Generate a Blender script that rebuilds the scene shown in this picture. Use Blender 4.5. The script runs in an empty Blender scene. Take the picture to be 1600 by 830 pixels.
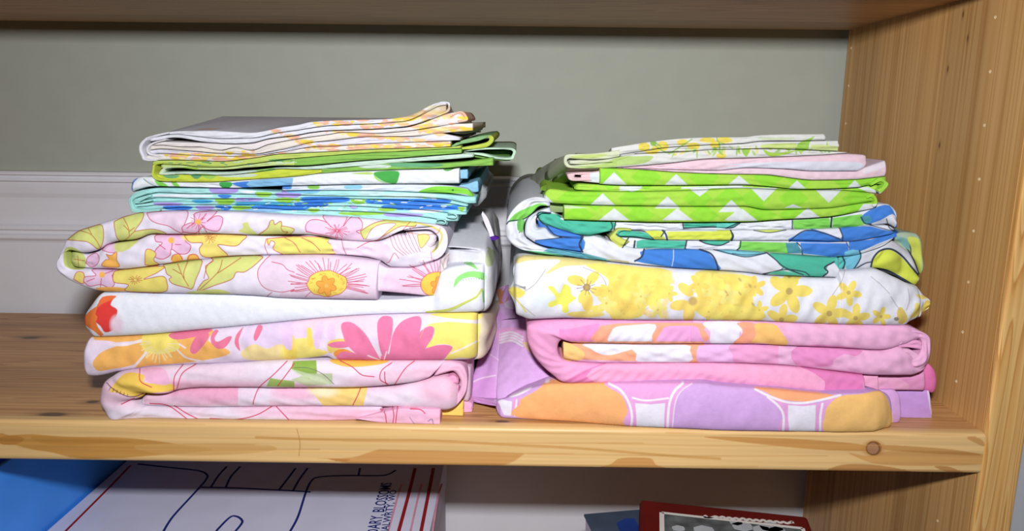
import bpy, math, random
import numpy as np
from math import sin, cos, pi, radians
from mathutils import Matrix, Vector

random.seed(4)
U = 0.0115                      # metres per working unit (the shelf board is 2.8 units = 3.2 cm thick)
FPX = 1161.44                   # focal length in pixels of the 1600 x 830 frame
PITCH, YAW, ROLL = 0.19531, -0.00544, 0.01193
CAM = np.array([-30.37, -44.99, 19.55])
DEP, SPC, THK, PAN = 26.48, 27.87, 2.8, 2.54      # shelf depth, clear height, board and side panel thickness
FLASH = np.array([-30.6, -48.1, 29.9])

C = bpy.context.scene.collection

# ------------------------------------------------------------------ camera maths (used to turn traced outlines into real positions)
F_ = np.array([sin(YAW)*cos(PITCH), cos(YAW)*cos(PITCH), -sin(PITCH)])
R0 = np.cross(F_, [0, 0, 1]); R0 /= np.linalg.norm(R0); U0 = np.cross(R0, F_)
R_ = cos(ROLL)*R0+sin(ROLL)*U0
U_ = -sin(ROLL)*R0+cos(ROLL)*U0

def rays(xy):
    xy = np.asarray(xy, float)
    return F_*FPX+np.multiply.outer(xy[..., 0]-800, R_)-np.multiply.outer(xy[..., 1]-415, U_)

def atY(xy, Y):
    d = rays(xy); t = (np.asarray(Y)-CAM[1])/d[..., 1]
    return CAM+d*t[..., None]

def atX(xy, X):
    d = rays(xy); t = (X-CAM[0])/d[..., 0]
    return CAM+d*t[..., None]

def atZ(xy, Z):
    d = rays(xy); t = (Z-CAM[2])/d[..., 2]
    return CAM+d*t[..., None]

def proj(P):
    v = np.asarray(P, float)-CAM
    w = v@F_
    return np.stack([800+FPX*(v@R_)/w, 415-FPX*(v@U_)/w], -1)

# crops of the photograph the outlines were read from: origin of each, 4.15 crop pixels per photo pixel
CROPS = dict(A=(80, 140), B=(440, 140), C=(80, 310), D=(440, 310), E=(80, 480), F=(440, 480),
             G=(780, 190), H=(1120, 190), I=(780, 360), J=(1120, 360), K=(720, 500), L=(1120, 500))

def cr(k, *v):
    """points read in crop k -> photo pixels"""
    ox, oy = CROPS[k]
    a = np.array(v, float).reshape(-1, 2)/4.15
    return a+np.array([ox, oy])

def px(*v):
    return np.array(v, float).reshape(-1, 2)

def cat(*a):
    return np.concatenate(a, 0)

def hermite(t, y):
    """smooth interpolation through y at integer parameters (limited slopes)"""
    y = np.asarray(y, float); n = len(y)
    m = np.zeros_like(y)
    if n > 2:
        m[1:-1] = (y[2:]-y[:-2])/2
    m[0] = y[1]-y[0]; m[-1] = y[-1]-y[-2]
    i = np.clip(t.astype(int), 0, n-2); f = (t-i)[:, None]
    return ((2*f**3-3*f**2+1)*y[i]+(f**3-2*f**2+f)*m[i]+(-2*f**3+3*f**2)*y[i+1]+(f**3-f**2)*m[i+1])

def yofx(pl, x):
    """monotone cubic y(x) through a polyline of px points"""
    pl = np.asarray(pl, float); o = np.argsort(pl[:, 0], kind='stable'); X = pl[o, 0]; Y = pl[o, 1:]
    keep = np.concatenate([[True], np.diff(X) > 1e-6]); X = X[keep]; Y = Y[keep]
    h = np.diff(X)[:, None]; d = np.diff(Y, axis=0)/h
    m = np.zeros_like(Y); m[0] = d[0]; m[-1] = d[-1]
    for i in range(1, len(X)-1):
        a, b = d[i-1], d[i]
        m[i] = np.where(a*b > 0, 2*a*b/np.where(a+b == 0, 1, a+b), 0)
    i = np.clip(np.searchsorted(X, x)-1, 0, len(X)-2)
    hh = h[i]; f = np.clip(((x-X[i])[:, None]/hh), 0, 1)
    return ((2*f**3-3*f**2+1)*Y[i]+(f**3-2*f**2+f)*hh*m[i]+(-2*f**3+3*f**2)*Y[i+1]+(f**3-f**2)*hh*m[i+1])

def smooth(pl, n=8, closed=False):
    pl = np.asarray(pl, float)
    if closed:
        p = np.concatenate([pl[-1:], pl, pl[:2]], 0)
        t = np.linspace(1, len(pl)+1, len(pl)*n, endpoint=False)
        return hermite(t, p)
    return hermite(np.linspace(0, len(pl)-1, (len(pl)-1)*n+1), pl)

# ------------------------------------------------------------------ colour
def lin(c):
    c = np.asarray(c, float)/255
    return np.where(c <= .04045, c/12.92, ((c+.055)/1.055)**2.4)

GAIN = 0.76  # lowered for higher sheets: weaker flash up there is put into the dye colours

def dye(c):
    """dye colour of cloth as seen under the flash -> reflectance"""
    return np.clip(lin(c)*GAIN, 0, .93)

# ------------------------------------------------------------------ print drawn on the cloth
class Print:
    def __init__(s, q, base):
        s.q = q; s.c = np.tile(dye(base), (len(q), 1))

    def _box(s, p, m=0):
        a = p.min(0)-m-1; b = p.max(0)+m+1
        return np.nonzero(((s.q >= a) & (s.q <= b)).all(1))[0]

    def fill(s, poly, col, sm=6, a=1.0):
        p = smooth(poly, sm, True) if sm else np.asarray(poly, float)
        i = s._box(p)
        if not len(i): return
        x, y = s.q[i, 0], s.q[i, 1]; ins = np.zeros(len(i), bool)
        x0, y0 = p[:, 0], p[:, 1]; x1, y1 = np.roll(x0, -1), np.roll(y0, -1)
        for k in range(len(p)):
            c = (y0[k] > y) != (y1[k] > y)
            if c.any():
                ins ^= c & (x < (x1[k]-x0[k])*(y-y0[k])/(y1[k]-y0[k]+1e-12)+x0[k])
        d = np.full(len(i), 9.)
        for k in range(len(p)):
            u = np.array([x1[k]-x0[k], y1[k]-y0[k]]); L = u@u+1e-9
            m = (x >= min(x0[k], x1[k])-1) & (x <= max(x0[k], x1[k])+1) & (y >= min(y0[k], y1[k])-1) & (y <= max(y0[k], y1[k])+1)
            if not m.any(): continue
            v = np.stack([x[m]-x0[k], y[m]-y0[k]], 1); t = np.clip(v@u/L, 0, 1)
            d[m] = np.minimum(d[m], np.hypot(*(v-t[:, None]*u).T))
        w_ = np.clip(.5+np.where(ins, d, -d)/.9, 0, 1)[:, None]*a
        s.c[i] = s.c[i]*(1-w_)+dye(col)*w_

    def line(s, pl, col, w=1.3, sm=5, a=1.0):
        p = smooth(pl, sm) if sm and len(pl) > 2 else np.asarray(pl, float)
        i = s._box(p, w+1)
        if not len(i): return
        q = s.q[i]; d = np.full(len(i), 1e9)
        for k in range(len(p)-1):
            u = p[k+1]-p[k]; L = (u@u)+1e-9
            lo = np.minimum(p[k], p[k+1])-w-1; hi = np.maximum(p[k], p[k+1])+w+1
            m = ((q >= lo) & (q <= hi)).all(1)
            if not m.any(): continue
            v = q[m]-p[k]; t = np.clip(v@u/L, 0, 1)
            d[m] = np.minimum(d[m], np.hypot(*(v-t[:, None]*u).T))
        w_ = np.clip((w/2+.45-d)/.9, 0, 1)[:, None]*a
        s.c[i] = s.c[i]*(1-w_)+dye(col)*w_

    def dot(s, x, y, rx, col, ry=None, rot=0, soft=0, a=1.0):
        ry = ry or rx; R = max(rx, ry)
        i = s._box(np.array([[x, y]]), R*1.2+1)
        if not len(i): return
        v = s.q[i]-(x, y); c, n = cos(rot), sin(rot)
        e = np.hypot((v[:, 0]*c+v[:, 1]*n)/rx, (-v[:, 0]*n+v[:, 1]*c)/ry)
        sf = max(soft, .5/min(rx, ry))
        w = np.clip((1-e)/sf+.5, 0, 1)[:, None]*a
        s.c[i] = s.c[i]*(1-w)+dye(col)*w

    def flower(s, x, y, r, n, col, cen=None, out=None, rot=0., fat=.42, cr_=.22, sq=1.0):
        for k in range(n):
            a = rot+2*pi*k/n
            cx, cy = x+cos(a)*r*.56, y+sin(a)*r*.56*sq
            if out: s.dot(cx, cy, r*.5+.8, out, r*fat+.8, math.atan2(sin(a)*sq, cos(a)))
        for k in range(n):
            a = rot+2*pi*k/n
            cx, cy = x+cos(a)*r*.56, y+sin(a)*r*.56*sq
            s.dot(cx, cy, r*.5, col, r*fat, math.atan2(sin(a)*sq, cos(a)))
        if cen: s.dot(x, y, r*cr_, cen, r*cr_*sq)

    def rays(s, x, y, r0, r1, n, a0, a1, col, w=1.1, sq=.6):
        rr = random.Random(int(x*7+y))
        for k in range(n):
            a = a0+(a1-a0)*(k+.5*rr.random())/n; b = a+rr.uniform(-.12, .12)
            rb = r0+(r1-r0)*rr.uniform(.6, 1)
            m = (r0+rb)/2
            s.line([(x+cos(a)*r0, y+sin(a)*r0*sq), (x+cos((a+b)/2)*m, y+sin((a+b)/2)*m*sq), (x+cos(b)*rb, y+sin(b)*rb*sq)], col, w)

    def leaf(s, poly, col, out=None, w=1.2, veins=(), sm=5):
        s.fill(poly, col, sm)
        if out:
            s.line(cat(np.asarray(poly, float), np.asarray(poly, float)[:1]), out, w)
        for v in veins: s.line(v, out, w)

# ------------------------------------------------------------------ scene helpers
MATS = {}

def thing(name, label, cat_, base, group=None, kind=None):
    o = bpy.data.objects.new(name, None); C.objects.link(o)
    o.location = Vector(base)*U; o.empty_display_size = .02
    o['label'] = label; o['category'] = cat_
    if group: o['group'] = group
    if kind: o['kind'] = kind
    o['_b'] = [float(v) for v in base]
    return o

def mesh_obj(name, V, faces, mat, parent=None, col=None, smooth_=True, label=None, kind=None, flat_from=None, loop_counts=None):
    """V in working units (world). faces: (n,4) int array or list of lists"""
    V = np.asarray(V, float)
    root = parent
    while root is not None and root.parent is not None: root = root.parent
    b = np.array(root['_b']) if root is not None and '_b' in root else np.zeros(3)
    me = bpy.data.meshes.new(name)
    W = (V-b)*U
    if isinstance(faces, np.ndarray):
        n = len(faces)
        me.vertices.add(len(W)); me.vertices.foreach_set('co', W.astype(np.float32).ravel())
        me.loops.add(n*4); me.loops.foreach_set('vertex_index', faces.astype(np.int32).ravel())
        me.polygons.add(n); me.polygons.foreach_set('loop_start', (np.arange(n)*4).astype(np.int32))
        me.update(calc_edges=True); me.validate()
    else:
        me.from_pydata([tuple(v) for v in W], [], [list(f) for f in faces]); me.update()
    if smooth_:
        me.polygons.foreach_set('use_smooth', np.ones(len(me.polygons), bool))
    if col is not None and len(me.vertices) == len(col):
        ca = me.color_attributes.new('dye', 'FLOAT_COLOR', 'POINT')
        ca.data.foreach_set('color', np.concatenate([col, np.ones((len(col), 1))], 1).astype(np.float32).ravel())
    me.materials.append(mat)
    o = bpy.data.objects.new(name, me); C.objects.link(o)
    if parent is not None: o.parent = parent
    if label: o['label'] = label
    if kind: o['kind'] = kind
    return o

def nodes(name, rough=.85, spec=.2):
    m = bpy.data.materials.new(name); m.use_nodes = True
    nt = m.node_tree; b = nt.nodes['Principled BSDF']
    b.inputs['Roughness'].default_value = rough
    b.inputs['Specular IOR Level'].default_value = spec
    return m, nt, b

def rgba(c, g=1.0):
    return tuple(float(v)*g for v in lin(c))+(1,)

def plain(name, c, rough=.6, spec=.3, var=.04, scale=60, g=1.0):
    m, nt, b = nodes(name, rough, spec)
    tc = nt.nodes.new('ShaderNodeTexCoord'); n = nt.nodes.new('ShaderNodeTexNoise')
    n.inputs['Scale'].default_value = scale; n.inputs['Detail'].default_value = 4
    nt.links.new(tc.outputs['Object'], n.inputs['Vector'])
    r = nt.nodes.new('ShaderNodeValToRGB'); k = rgba(c, g)
    r.color_ramp.elements[0].color = tuple(v*(1-var*2) for v in k[:3])+(1,)
    r.color_ramp.elements[1].color = tuple(min(1, v*(1+var*2)) for v in k[:3])+(1,)
    r.color_ramp.elements[0].position = .3; r.color_ramp.elements[1].position = .7
    nt.links.new(n.outputs['Fac'], r.inputs['Fac']); nt.links.new(r.outputs['Color'], b.inputs['Base Color'])
    return m

def cloth_mat():
    m, nt, b = nodes('cotton', .95, .08)
    at = nt.nodes.new('ShaderNodeAttribute'); at.attribute_name = 'dye'
    tc = nt.nodes.new('ShaderNodeTexCoord')
    n = nt.nodes.new('ShaderNodeTexNoise'); n.inputs['Scale'].default_value = 260; n.inputs['Detail'].default_value = 3
    n2 = nt.nodes.new('ShaderNodeTexNoise'); n2.inputs['Scale'].default_value = 1500; n2.inputs['Detail'].default_value = 2
    nt.links.new(tc.outputs['Object'], n.inputs['Vector']); nt.links.new(tc.outputs['Object'], n2.inputs['Vector'])
    mr = nt.nodes.new('ShaderNodeMapRange'); mr.inputs['From Min'].default_value = .3; mr.inputs['From Max'].default_value = .7
    mr.inputs['To Min'].default_value = .95; mr.inputs['To Max'].default_value = 1.03
    nt.links.new(n.outputs['Fac'], mr.inputs['Value'])
    mx = nt.nodes.new('ShaderNodeVectorMath'); mx.operation = 'SCALE'
    nt.links.new(at.outputs['Color'], mx.inputs[0]); nt.links.new(mr.outputs['Result'], mx.inputs['Scale'])
    nt.links.new(mx.outputs['Vector'], b.inputs['Base Color'])
    ad = nt.nodes.new('ShaderNodeMath'); ad.operation = 'ADD'
    nt.links.new(n.outputs['Fac'], ad.inputs[0]); nt.links.new(n2.outputs['Fac'], ad.inputs[1])
    bp = nt.nodes.new('ShaderNodeBump'); bp.inputs['Strength'].default_value = .25; bp.inputs['Distance'].default_value = .0006
    nt.links.new(ad.outputs[0], bp.inputs['Height']); nt.links.new(bp.outputs['Normal'], b.inputs['Normal'])
    return m

COTTON = cloth_mat()

def wood_mat(name, grain, c0, c1, c2, stripw=4.5, stripaxis=0, rough=.42, spec=.35, attr=False, g=1.0, ring=1.0, knots=(), long=.045, fine=.86):
    """pine: grain = axis index the fibres run along; stripaxis = axis the glued staves change along (units)"""
    m, nt, b = nodes(name, rough, spec)
    N = nt.nodes.new; Lk = nt.links.new
    tc = N('ShaderNodeTexCoord')
    sc = [1/U]*3; mp = N('ShaderNodeMapping'); mp.inputs['Scale'].default_value = sc
    Lk(tc.outputs['Object'], mp.inputs['Vector'])
    sep = N('ShaderNodeSeparateXYZ'); Lk(mp.outputs['Vector'], sep.inputs['Vector'])
    # stave number -> offset
    dv = N('ShaderNodeMath'); dv.operation = 'DIVIDE'; dv.inputs[1].default_value = stripw
    Lk(sep.outputs[stripaxis], dv.inputs[0])
    fl = N('ShaderNodeMath'); fl.operation = 'FLOOR'; Lk(dv.outputs[0], fl.inputs[0])
    wn = N('ShaderNodeTexWhiteNoise'); wn.noise_dimensions = '1D'; Lk(fl.outputs[0], wn.inputs['W'])
    off = N('ShaderNodeVectorMath'); off.operation = 'SCALE'; off.inputs['Scale'].default_value = 40
    Lk(wn.outputs['Color'], off.inputs[0])
    ad = N('ShaderNodeVectorMath'); ad.operation = 'ADD'; Lk(mp.outputs['Vector'], ad.inputs[0]); Lk(off.outputs['Vector'], ad.inputs[1])
    st = [1.0, 1.0, 1.0]; st[grain] = long
    m2 = N('ShaderNodeMapping'); m2.inputs['Scale'].default_value = st; Lk(ad.outputs['Vector'], m2.inputs['Vector'])
    n1 = N('ShaderNodeTexNoise'); n1.inputs['Scale'].default_value = .45; n1.inputs['Detail'].default_value = 2; Lk(m2.outputs['Vector'], n1.inputs['Vector'])
    w = N('ShaderNodeMath'); w.operation = 'MULTIPLY'; w.inputs[1].default_value = 26*ring; Lk(n1.outputs['Fac'], w.inputs[0])
    fr = N('ShaderNodeMath'); fr.operation = 'FRACT'; Lk(w.outputs[0], fr.inputs[0])
    r1 = N('ShaderNodeValToRGB'); e = r1.color_ramp.elements
    e[0].position = 0; e[0].color = rgba(c0, g); e[1].position = 1; e[1].color = rgba(c0, g)
    x = e.new(.62); x.color = rgba(c1, g); x = e.new(.88); x.color = rgba(c2, g)
    Lk(fr.outputs[0], r1.inputs['Fac'])
    s3 = [3.5, 3.5, 3.5]; s3[grain] = long*.8
    m3 = N('ShaderNodeMapping'); m3.inputs['Scale'].default_value = s3; Lk(ad.outputs['Vector'], m3.inputs['Vector'])
    n3 = N('ShaderNodeTexNoise'); n3.inputs['Scale'].default_value = 1.6; n3.inputs['Detail'].default_value = 5; Lk(m3.outputs['Vector'], n3.inputs['Vector'])
    mr = N('ShaderNodeMapRange'); mr.inputs['From Min'].default_value = .3; mr.inputs['From Max'].default_value = .7
    mr.inputs['To Min'].default_value = fine; mr.inputs['To Max'].default_value = 1.08; Lk(n3.outputs['Fac'], mr.inputs['Value'])
    mr2 = N('ShaderNodeMapRange'); mr2.inputs['To Min'].default_value = .86; mr2.inputs['To Max'].default_value = 1.1; Lk(wn.outputs['Value'], mr2.inputs['Value'])
    mm = N('ShaderNodeMath'); mm.operation = 'MULTIPLY'; Lk(mr.outputs[0], mm.inputs[0]); Lk(mr2.outputs[0], mm.inputs[1])
    vs = N('ShaderNodeVectorMath'); vs.operation = 'SCALE'; Lk(r1.outputs['Color'], vs.inputs[0]); Lk(mm.outputs[0], vs.inputs['Scale'])
    out = vs.outputs['Vector']
    if attr:
        at = N('ShaderNodeAttribute'); at.attribute_name = 'dye'
        sc2 = N('ShaderNodeVectorMath'); sc2.operation = 'SCALE'; Lk(at.outputs['Color'], sc2.inputs[0]); Lk(mr.outputs[0], sc2.inputs['Scale'])
        out = sc2.outputs['Vector']
    for (kx, ky, kz, rx, ry, rz, kc) in knots:          # branch knots: dark oval with a softer halo
        sb = N('ShaderNodeVectorMath'); sb.operation = 'SUBTRACT'; sb.inputs[1].default_value = (kx, ky, kz); Lk(mp.outputs['Vector'], sb.inputs[0])
        dvv = N('ShaderNodeVectorMath'); dvv.operation = 'DIVIDE'; dvv.inputs[1].default_value = (rx, ry, rz); Lk(sb.outputs['Vector'], dvv.inputs[0])
        ln = N('ShaderNodeVectorMath'); ln.operation = 'LENGTH'; Lk(dvv.outputs['Vector'], ln.inputs[0])
        rp = N('ShaderNodeValToRGB'); ee = rp.color_ramp.elements
        ee[0].position = .25; ee[0].color = (.9, .9, .9, 1); ee[1].position = 1; ee[1].color = (0, 0, 0, 1); x = ee.new(.45); x.color = (.3, .3, .3, 1)
        Lk(ln.outputs['Value'], rp.inputs['Fac'])
        mxk = N('ShaderNodeMixRGB'); Lk(rp.outputs['Color'], mxk.inputs['Fac']); Lk(out, mxk.inputs['Color1']); mxk.inputs['Color2'].default_value = rgba(kc)
        out = mxk.outputs['Color']
    Lk(out, b.inputs['Base Color'])
    bp = N('ShaderNodeBump'); bp.inputs['Strength'].default_value = .12; bp.inputs['Distance'].default_value = .0005
    Lk(n3.outputs['Fac'], bp.inputs['Height']); Lk(bp.outputs['Normal'], b.inputs['Normal'])
    return m

def box_faces():
    return [(0, 3, 2, 1), (4, 5, 6, 7), (0, 1, 5, 4), (1, 2, 6, 5), (2, 3, 7, 6), (3, 0, 4, 7)]

def board(name, lo, hi, mat, parent=None, bev=.12, kind=None, label=None):
    x0, y0, z0 = lo; x1, y1, z1 = hi
    V = [(x0, y0, z0), (x1, y0, z0), (x1, y1, z0), (x0, y1, z0), (x0, y0, z1), (x1, y0, z1), (x1, y1, z1), (x0, y1, z1)]
    o = mesh_obj(name, V, box_faces(), mat, parent, smooth_=False, kind=kind, label=label)
    if bev:
        md = o.modifiers.new('edge', 'BEVEL'); md.width = bev*U; md.segments = 3
    return o

# ------------------------------------------------------------------ the cloth primitive
STEP = 0.7

def wobble(s, v, seed, amp):
    r = np.random.RandomState(seed)
    out = np.zeros(np.broadcast(s, v).shape)
    for k in range(9):
        f = r.uniform(.015, .16)*(1 if k < 5 else 2.2)
        out = out+np.sin(s*f+v*r.uniform(-3, 3)+r.uniform(0, 6.28))*r.uniform(.3, 1)/(1+f*6)
    return out*amp/2.2

SEED = [10]

def fold(root, A, B, paint, base, Y=1.2, bul=None, depth=20., ends=(8, 8), par=False, name='fold', sup=2.3, wr=.05,
         label=None, rise=0.0, toprows=3, x=None, flatz=None, step=None, back=(0, 0)):
    """one folded layer of cloth. A / B: upper / lower (outer / inner) edge as photo points, an optional third column is the depth of
    that point. The layer bulges out between both edges and runs back by `depth`."""
    step = step or STEP
    A = np.asarray(A, float); B = np.asarray(B, float)
    if A.shape[1] == 2: A = np.concatenate([A, np.full((len(A), 1), Y)], 1)
    if B.shape[1] == 2: B = np.concatenate([B, np.full((len(B), 1), Y)], 1)
    if par:
        n = len(A); t = np.linspace(0, n-1, 60*(n-1)+1)
        a, b = hermite(t, A), hermite(t, B); m = np.maximum(np.hypot(*np.diff(a[:, :2], axis=0).T), np.hypot(*np.diff(b[:, :2], axis=0).T))
        s = np.concatenate([[0], np.cumsum(m)]); k = max(6, int(s[-1]/step))
        tt = np.interp(np.linspace(0, s[-1], k), s, t)
        a, b = hermite(tt, A), hermite(tt, B)
    else:
        x0 = max(A[:, 0].min(), B[:, 0].min()) if x is None else x[0]
        x1 = min(A[:, 0].max(), B[:, 0].max()) if x is None else x[1]
        k = max(6, int((x1-x0)/step)); xs = np.linspace(x0, x1, k)
        a = np.concatenate([xs[:, None], yofx(A, xs)], 1); b = np.concatenate([xs[:, None], yofx(B, xs)], 1)
    s = np.concatenate([[0], np.cumsum(np.hypot(*np.diff((a+b)[:, :2]/2, axis=0).T))])
    PA, PB = atY(a[:, :2], a[:, 2]), atY(b[:, :2], b[:, 2])
    M = (PA+PB)/2; W = (PA-PB)/2
    T = np.gradient(M, axis=0)
    N = np.cross(T, W); N /= np.linalg.norm(N, axis=1)[:, None]+1e-9
    if (N[:, 1]).mean() > 0: N = -N
    fl_ = (N[:, 1] > .02) & (np.abs(N[:, 0]) < .95)
    N[fl_] *= -1
    ker = np.ones(9)/9; N = np.stack([np.convolve(np.pad(N[:, j], 4, 'edge'), ker, 'valid') for j in range(3)], 1)
    N[:, 2] = 0; N /= np.linalg.norm(N, axis=1)[:, None]+1e-9
    wl = np.linalg.norm(W, axis=1)
    W = W*np.clip(1-.018/(wl+1e-6), .5, 1)[:, None]
    sc = 1/24.0
    rec = np.zeros(k)
    for r, d in ((ends[0], s), (ends[1], s[-1]-s)):
        if r: rec = np.maximum(rec, np.where(d < r, 1-np.sqrt(np.clip(1-(1-d/r)**2, 0, 1)), 0)*min(r*sc, 1.6))
    bb = np.minimum(wl*(.85 if bul is None else bul), 1.0 if bul is None else 9)
    M = M-N*rec[:, None]
    wpx = float(np.percentile(np.hypot(*(a-b)[:, :2].T), 80))
    nr = int(min(130, max(8, wpx/step*1.45)))
    td = np.linspace(0, pi, 400); rt0 = float(np.median(bb)/(np.median(wl)+1e-6))
    cd_, sd_ = -np.cos(td), np.sin(td)
    ax_, ay_ = np.sign(cd_)*np.abs(cd_)**(2/sup), rt0*np.abs(sd_)**(2/sup)
    arc = np.concatenate([[0], np.cumsum(np.hypot(np.diff(ax_), .6*np.diff(ay_)))])
    th = np.interp(np.linspace(0, arc[-1], nr+1), arc, td)
    c, sn = -np.cos(th), np.sin(th)
    tt = np.sign(c)*np.abs(c)**(2/sup); nn = np.abs(sn)**(2/sup)
    SEED[0] += 1
    wob = wobble(s[None, :], tt[:, None]*2, SEED[0], wr)*nn[:, None]
    P = M[None]+W[None]*tt[:, None, None]+N[None]*(bb[None, :]*nn[:, None]+wob)[..., None]
    rows = []
    for f in (1., .6, .25, .06):
        z = M-W-N*(depth*f)
        if flatz is not None: z[:, 2] += (flatz-.25-z[:, 2])*min(1, f*1.5)
        z = z+np.array([back[0]*f, 0, back[1]*f])
        rows.append(z)
    mid = [P[i] for i in range(nr+1)]
    fs = np.concatenate([np.linspace(.0, 1, toprows+2)[1:]])
    fs = np.concatenate([[.02, .06], fs[fs > .08]])
    tops = []
    for f in fs:
        z = M+W-N*(depth*f)
        if flatz is not None: z = z.copy(); z[:, 2] += (flatz-z[:, 2])*min(1, f*1.5)
        z = z+np.array([back[0]*f, 0, back[1]*f])
        tops.append(z)
    G = np.stack(rows+mid+tops)                       # (rows, k, 3)
    nR = len(G)
    idx = np.arange(nR*k).reshape(nR, k)
    q1 = np.stack([idx[:-1, :-1], idx[:-1, 1:], idx[1:, 1:], idx[1:, :-1]], -1).reshape(-1, 4)
    bk = np.stack([idx[-1, :-1], idx[-1, 1:], idx[0, 1:], idx[0, :-1]], -1).reshape(-1, 4)
    caps = []
    for col_ in (0, k-1):
        l = idx[:, col_]
        for i in range(nR//2):
            j = nR-1-i
            if j-1 <= i+1:
                if j-1 == i+1: pass
                break
            caps.append((l[i], l[i+1], l[j-1], l[j]) if col_ == 0 else (l[i], l[j], l[j-1], l[i+1]))
    Fc = np.concatenate([q1, bk, np.array(caps)])
    V = G.reshape(-1, 3)
    V[:, 2] = np.maximum(V[:, 2], .03)
    # print coordinates: flat on the front plane of the layer, running on along the sides and over the top
    Yf = float(np.percentile(M[:, 1], 30)-.6)
    flat = V.copy(); back = np.clip(V[:, 1]-Yf-1.2, 0, None)
    flat[:, 1] = np.minimum(V[:, 1], Yf+1.2)
    side = np.abs(N[:, 0]) > .6
    q = proj(flat)
    sx = np.tile(np.where(side, np.sign(N[:, 0]), 0), nR)
    q[:, 0] += sx*back*0
    isT = np.repeat(np.concatenate([np.zeros(4), np.zeros(nr+1), np.ones(len(tops))]), k) > 0
    q[isT, 1] -= back[isT]*14
    flatq = q
    if par and side.any():
        q = np.where(np.tile(side, nR)[:, None], proj(V), q)
    pr = Print(q, base)
    if paint: paint(pr)
    return mesh_obj(name, V, Fc, COTTON, root, pr.c, label=label)

def on_shelf(A, B):
    """give the lower edge the depth at which it rests on the shelf, and the upper edge the same depth"""
    B = np.asarray(B, float)[:, :2]; y = np.clip(atZ(B, .035)[:, 1], .15, 1.9)
    A = np.asarray(A, float)[:, :2]; o = np.argsort(B[:, 0])
    return np.c_[A, np.interp(A[:, 0], B[o, 0], y[o])], np.c_[B, y]

# ================================================================== THE PLACE
PLASTER = plain('wall paint', (170, 175, 163), .9, .1, .012, 40, g=.92)
TRIMW = plain('white trim paint', (232, 234, 242), .5, .3, .01, 30, g=.90)
PLASTER2 = plain('side wall paint', (176, 184, 200), .9, .1, .02, 40, g=.8)

WY = DEP+.35                    # face of the wall behind the bookcase
XL, XR = -112., 40.
board('wall_back', (XL, WY+1.2, -70), (XR, WY+6, 70), PLASTER, kind='structure', bev=0)

def zw(y, x=400):               # height on the wall of photo row y
    return float(atY(np.array([[x, y]]), WY)[0, 2])

def profile_strip(name, prof, x0, x1, mat, kind=None):
    """prof: list of (y, z), extruded along X, closed to the wall"""
    n = len(prof); V = [(x0, y, z) for y, z in prof]+[(x1, y, z) for y, z in prof]
    F = [(i, i+1, n+i+1, n+i) for i in range(n-1)]+[(n-1, 0, n, 2*n-1)]
    F += [tuple(range(n-1, -1, -1)), tuple(range(n, 2*n))]
    return mesh_obj(name, V, F, mat, None, smooth_=False, kind=kind)

wt = WY+1.25
T_ = [zw(v) for v in (272, 277, 281, 287, 292, 312, 320, 350, 358, 364, 371, 378, 384)]
prof = [(wt, T_[0]), (WY-.15, T_[0]), (WY-.3, T_[0]-.15), (WY-.3, T_[1]), (WY-.02, T_[1]-.1), (WY+.05, T_[2]), (WY-.12, T_[2]-.15), (WY-.12, T_[3]), (WY+.2, T_[3]-.12),
        (WY+.28, T_[4]-.3), (WY+.42, T_[5]+.3), (WY+.62, T_[5]-.15), (WY+.66, T_[6]), (WY+.72, T_[7]), (WY+.6, T_[8]+.15), (WY+.35, T_[8]-.05), (WY+.3, T_[9]), (WY+.5, T_[9]-.15),
        (WY+.5, T_[10]), (WY+.3, T_[10]-.1), (WY+.28, T_[11]), (WY+.55, T_[12]+.1), (WY+.62, T_[12]-.1), (WY+.62, -60), (wt, -60)]
profile_strip('trim_1', prof, XL, XR, TRIMW, kind='structure')
board('wall_right', (30, -60, -70), (36, WY+6, 70), PLASTER2, kind='structure', bev=0)
FLOORM = plain('floor carpet', (150, 140, 128), .95, .05, .08, 90)
board('floor', (-260, -230, -74), (60, WY+6, -70), FLOORM, kind='structure', bev=0)

# ------------------------------------------------------------------ bookcase
KT = []
for kx_, ky_, r1_, r2_ in ((82, 648, 2.6, 1.0), (785, 659, 1.3, .55), (145, 628, 1.2, .7), (48, 528, 2.2, 1.0), (1120, 690, 1, .5)):
    q_ = atZ(np.array([[kx_, ky_]]), 0.)[0]; KT.append((q_[0], q_[1], 60., r1_, r2_, 2., (74, 52, 38)))
KP = []
for kx_, ky_ in ((1468, 227), (1481, 108), (1505, 22), (1512, 60)):
    q_ = atX(np.array([[kx_, ky_]]), 0.)[0]; KP.append((0., q_[1], q_[2]+60, 2., .22, .6, (96, 60, 34)))
W_TOP = wood_mat('pine boards lying', 0, (206, 160, 106), (190, 142, 90), (166, 116, 70), 5.2, 1, g=.98, ring=.7, knots=KT, long=.03)
W_PAN = wood_mat('pine boards standing', 2, (210, 166, 108), (204, 158, 98), (186, 138, 80), 5.0, 1, g=.92, ring=.35, knots=KP, long=.010, fine=.93)
W_EDGE = wood_mat('pine edge', 2, (240, 196, 126), (228, 176, 104), (206, 146, 76), 50, 1, g=.80, ring=.8)
W_FRONT = wood_mat('pine front edging', 0, (226, 186, 118), (205, 150, 85), (180, 120, 60), 50, 1, attr=True)
HOLE = plain('pale peg rim', (236, 214, 176), .5, .3)
case = thing('bookcase', 'pine bookcase with knotty shelf boards and a drilled side panel, holding the folded sheets', 'bookcase', (0, 0, -60))
XB = -100.

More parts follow.
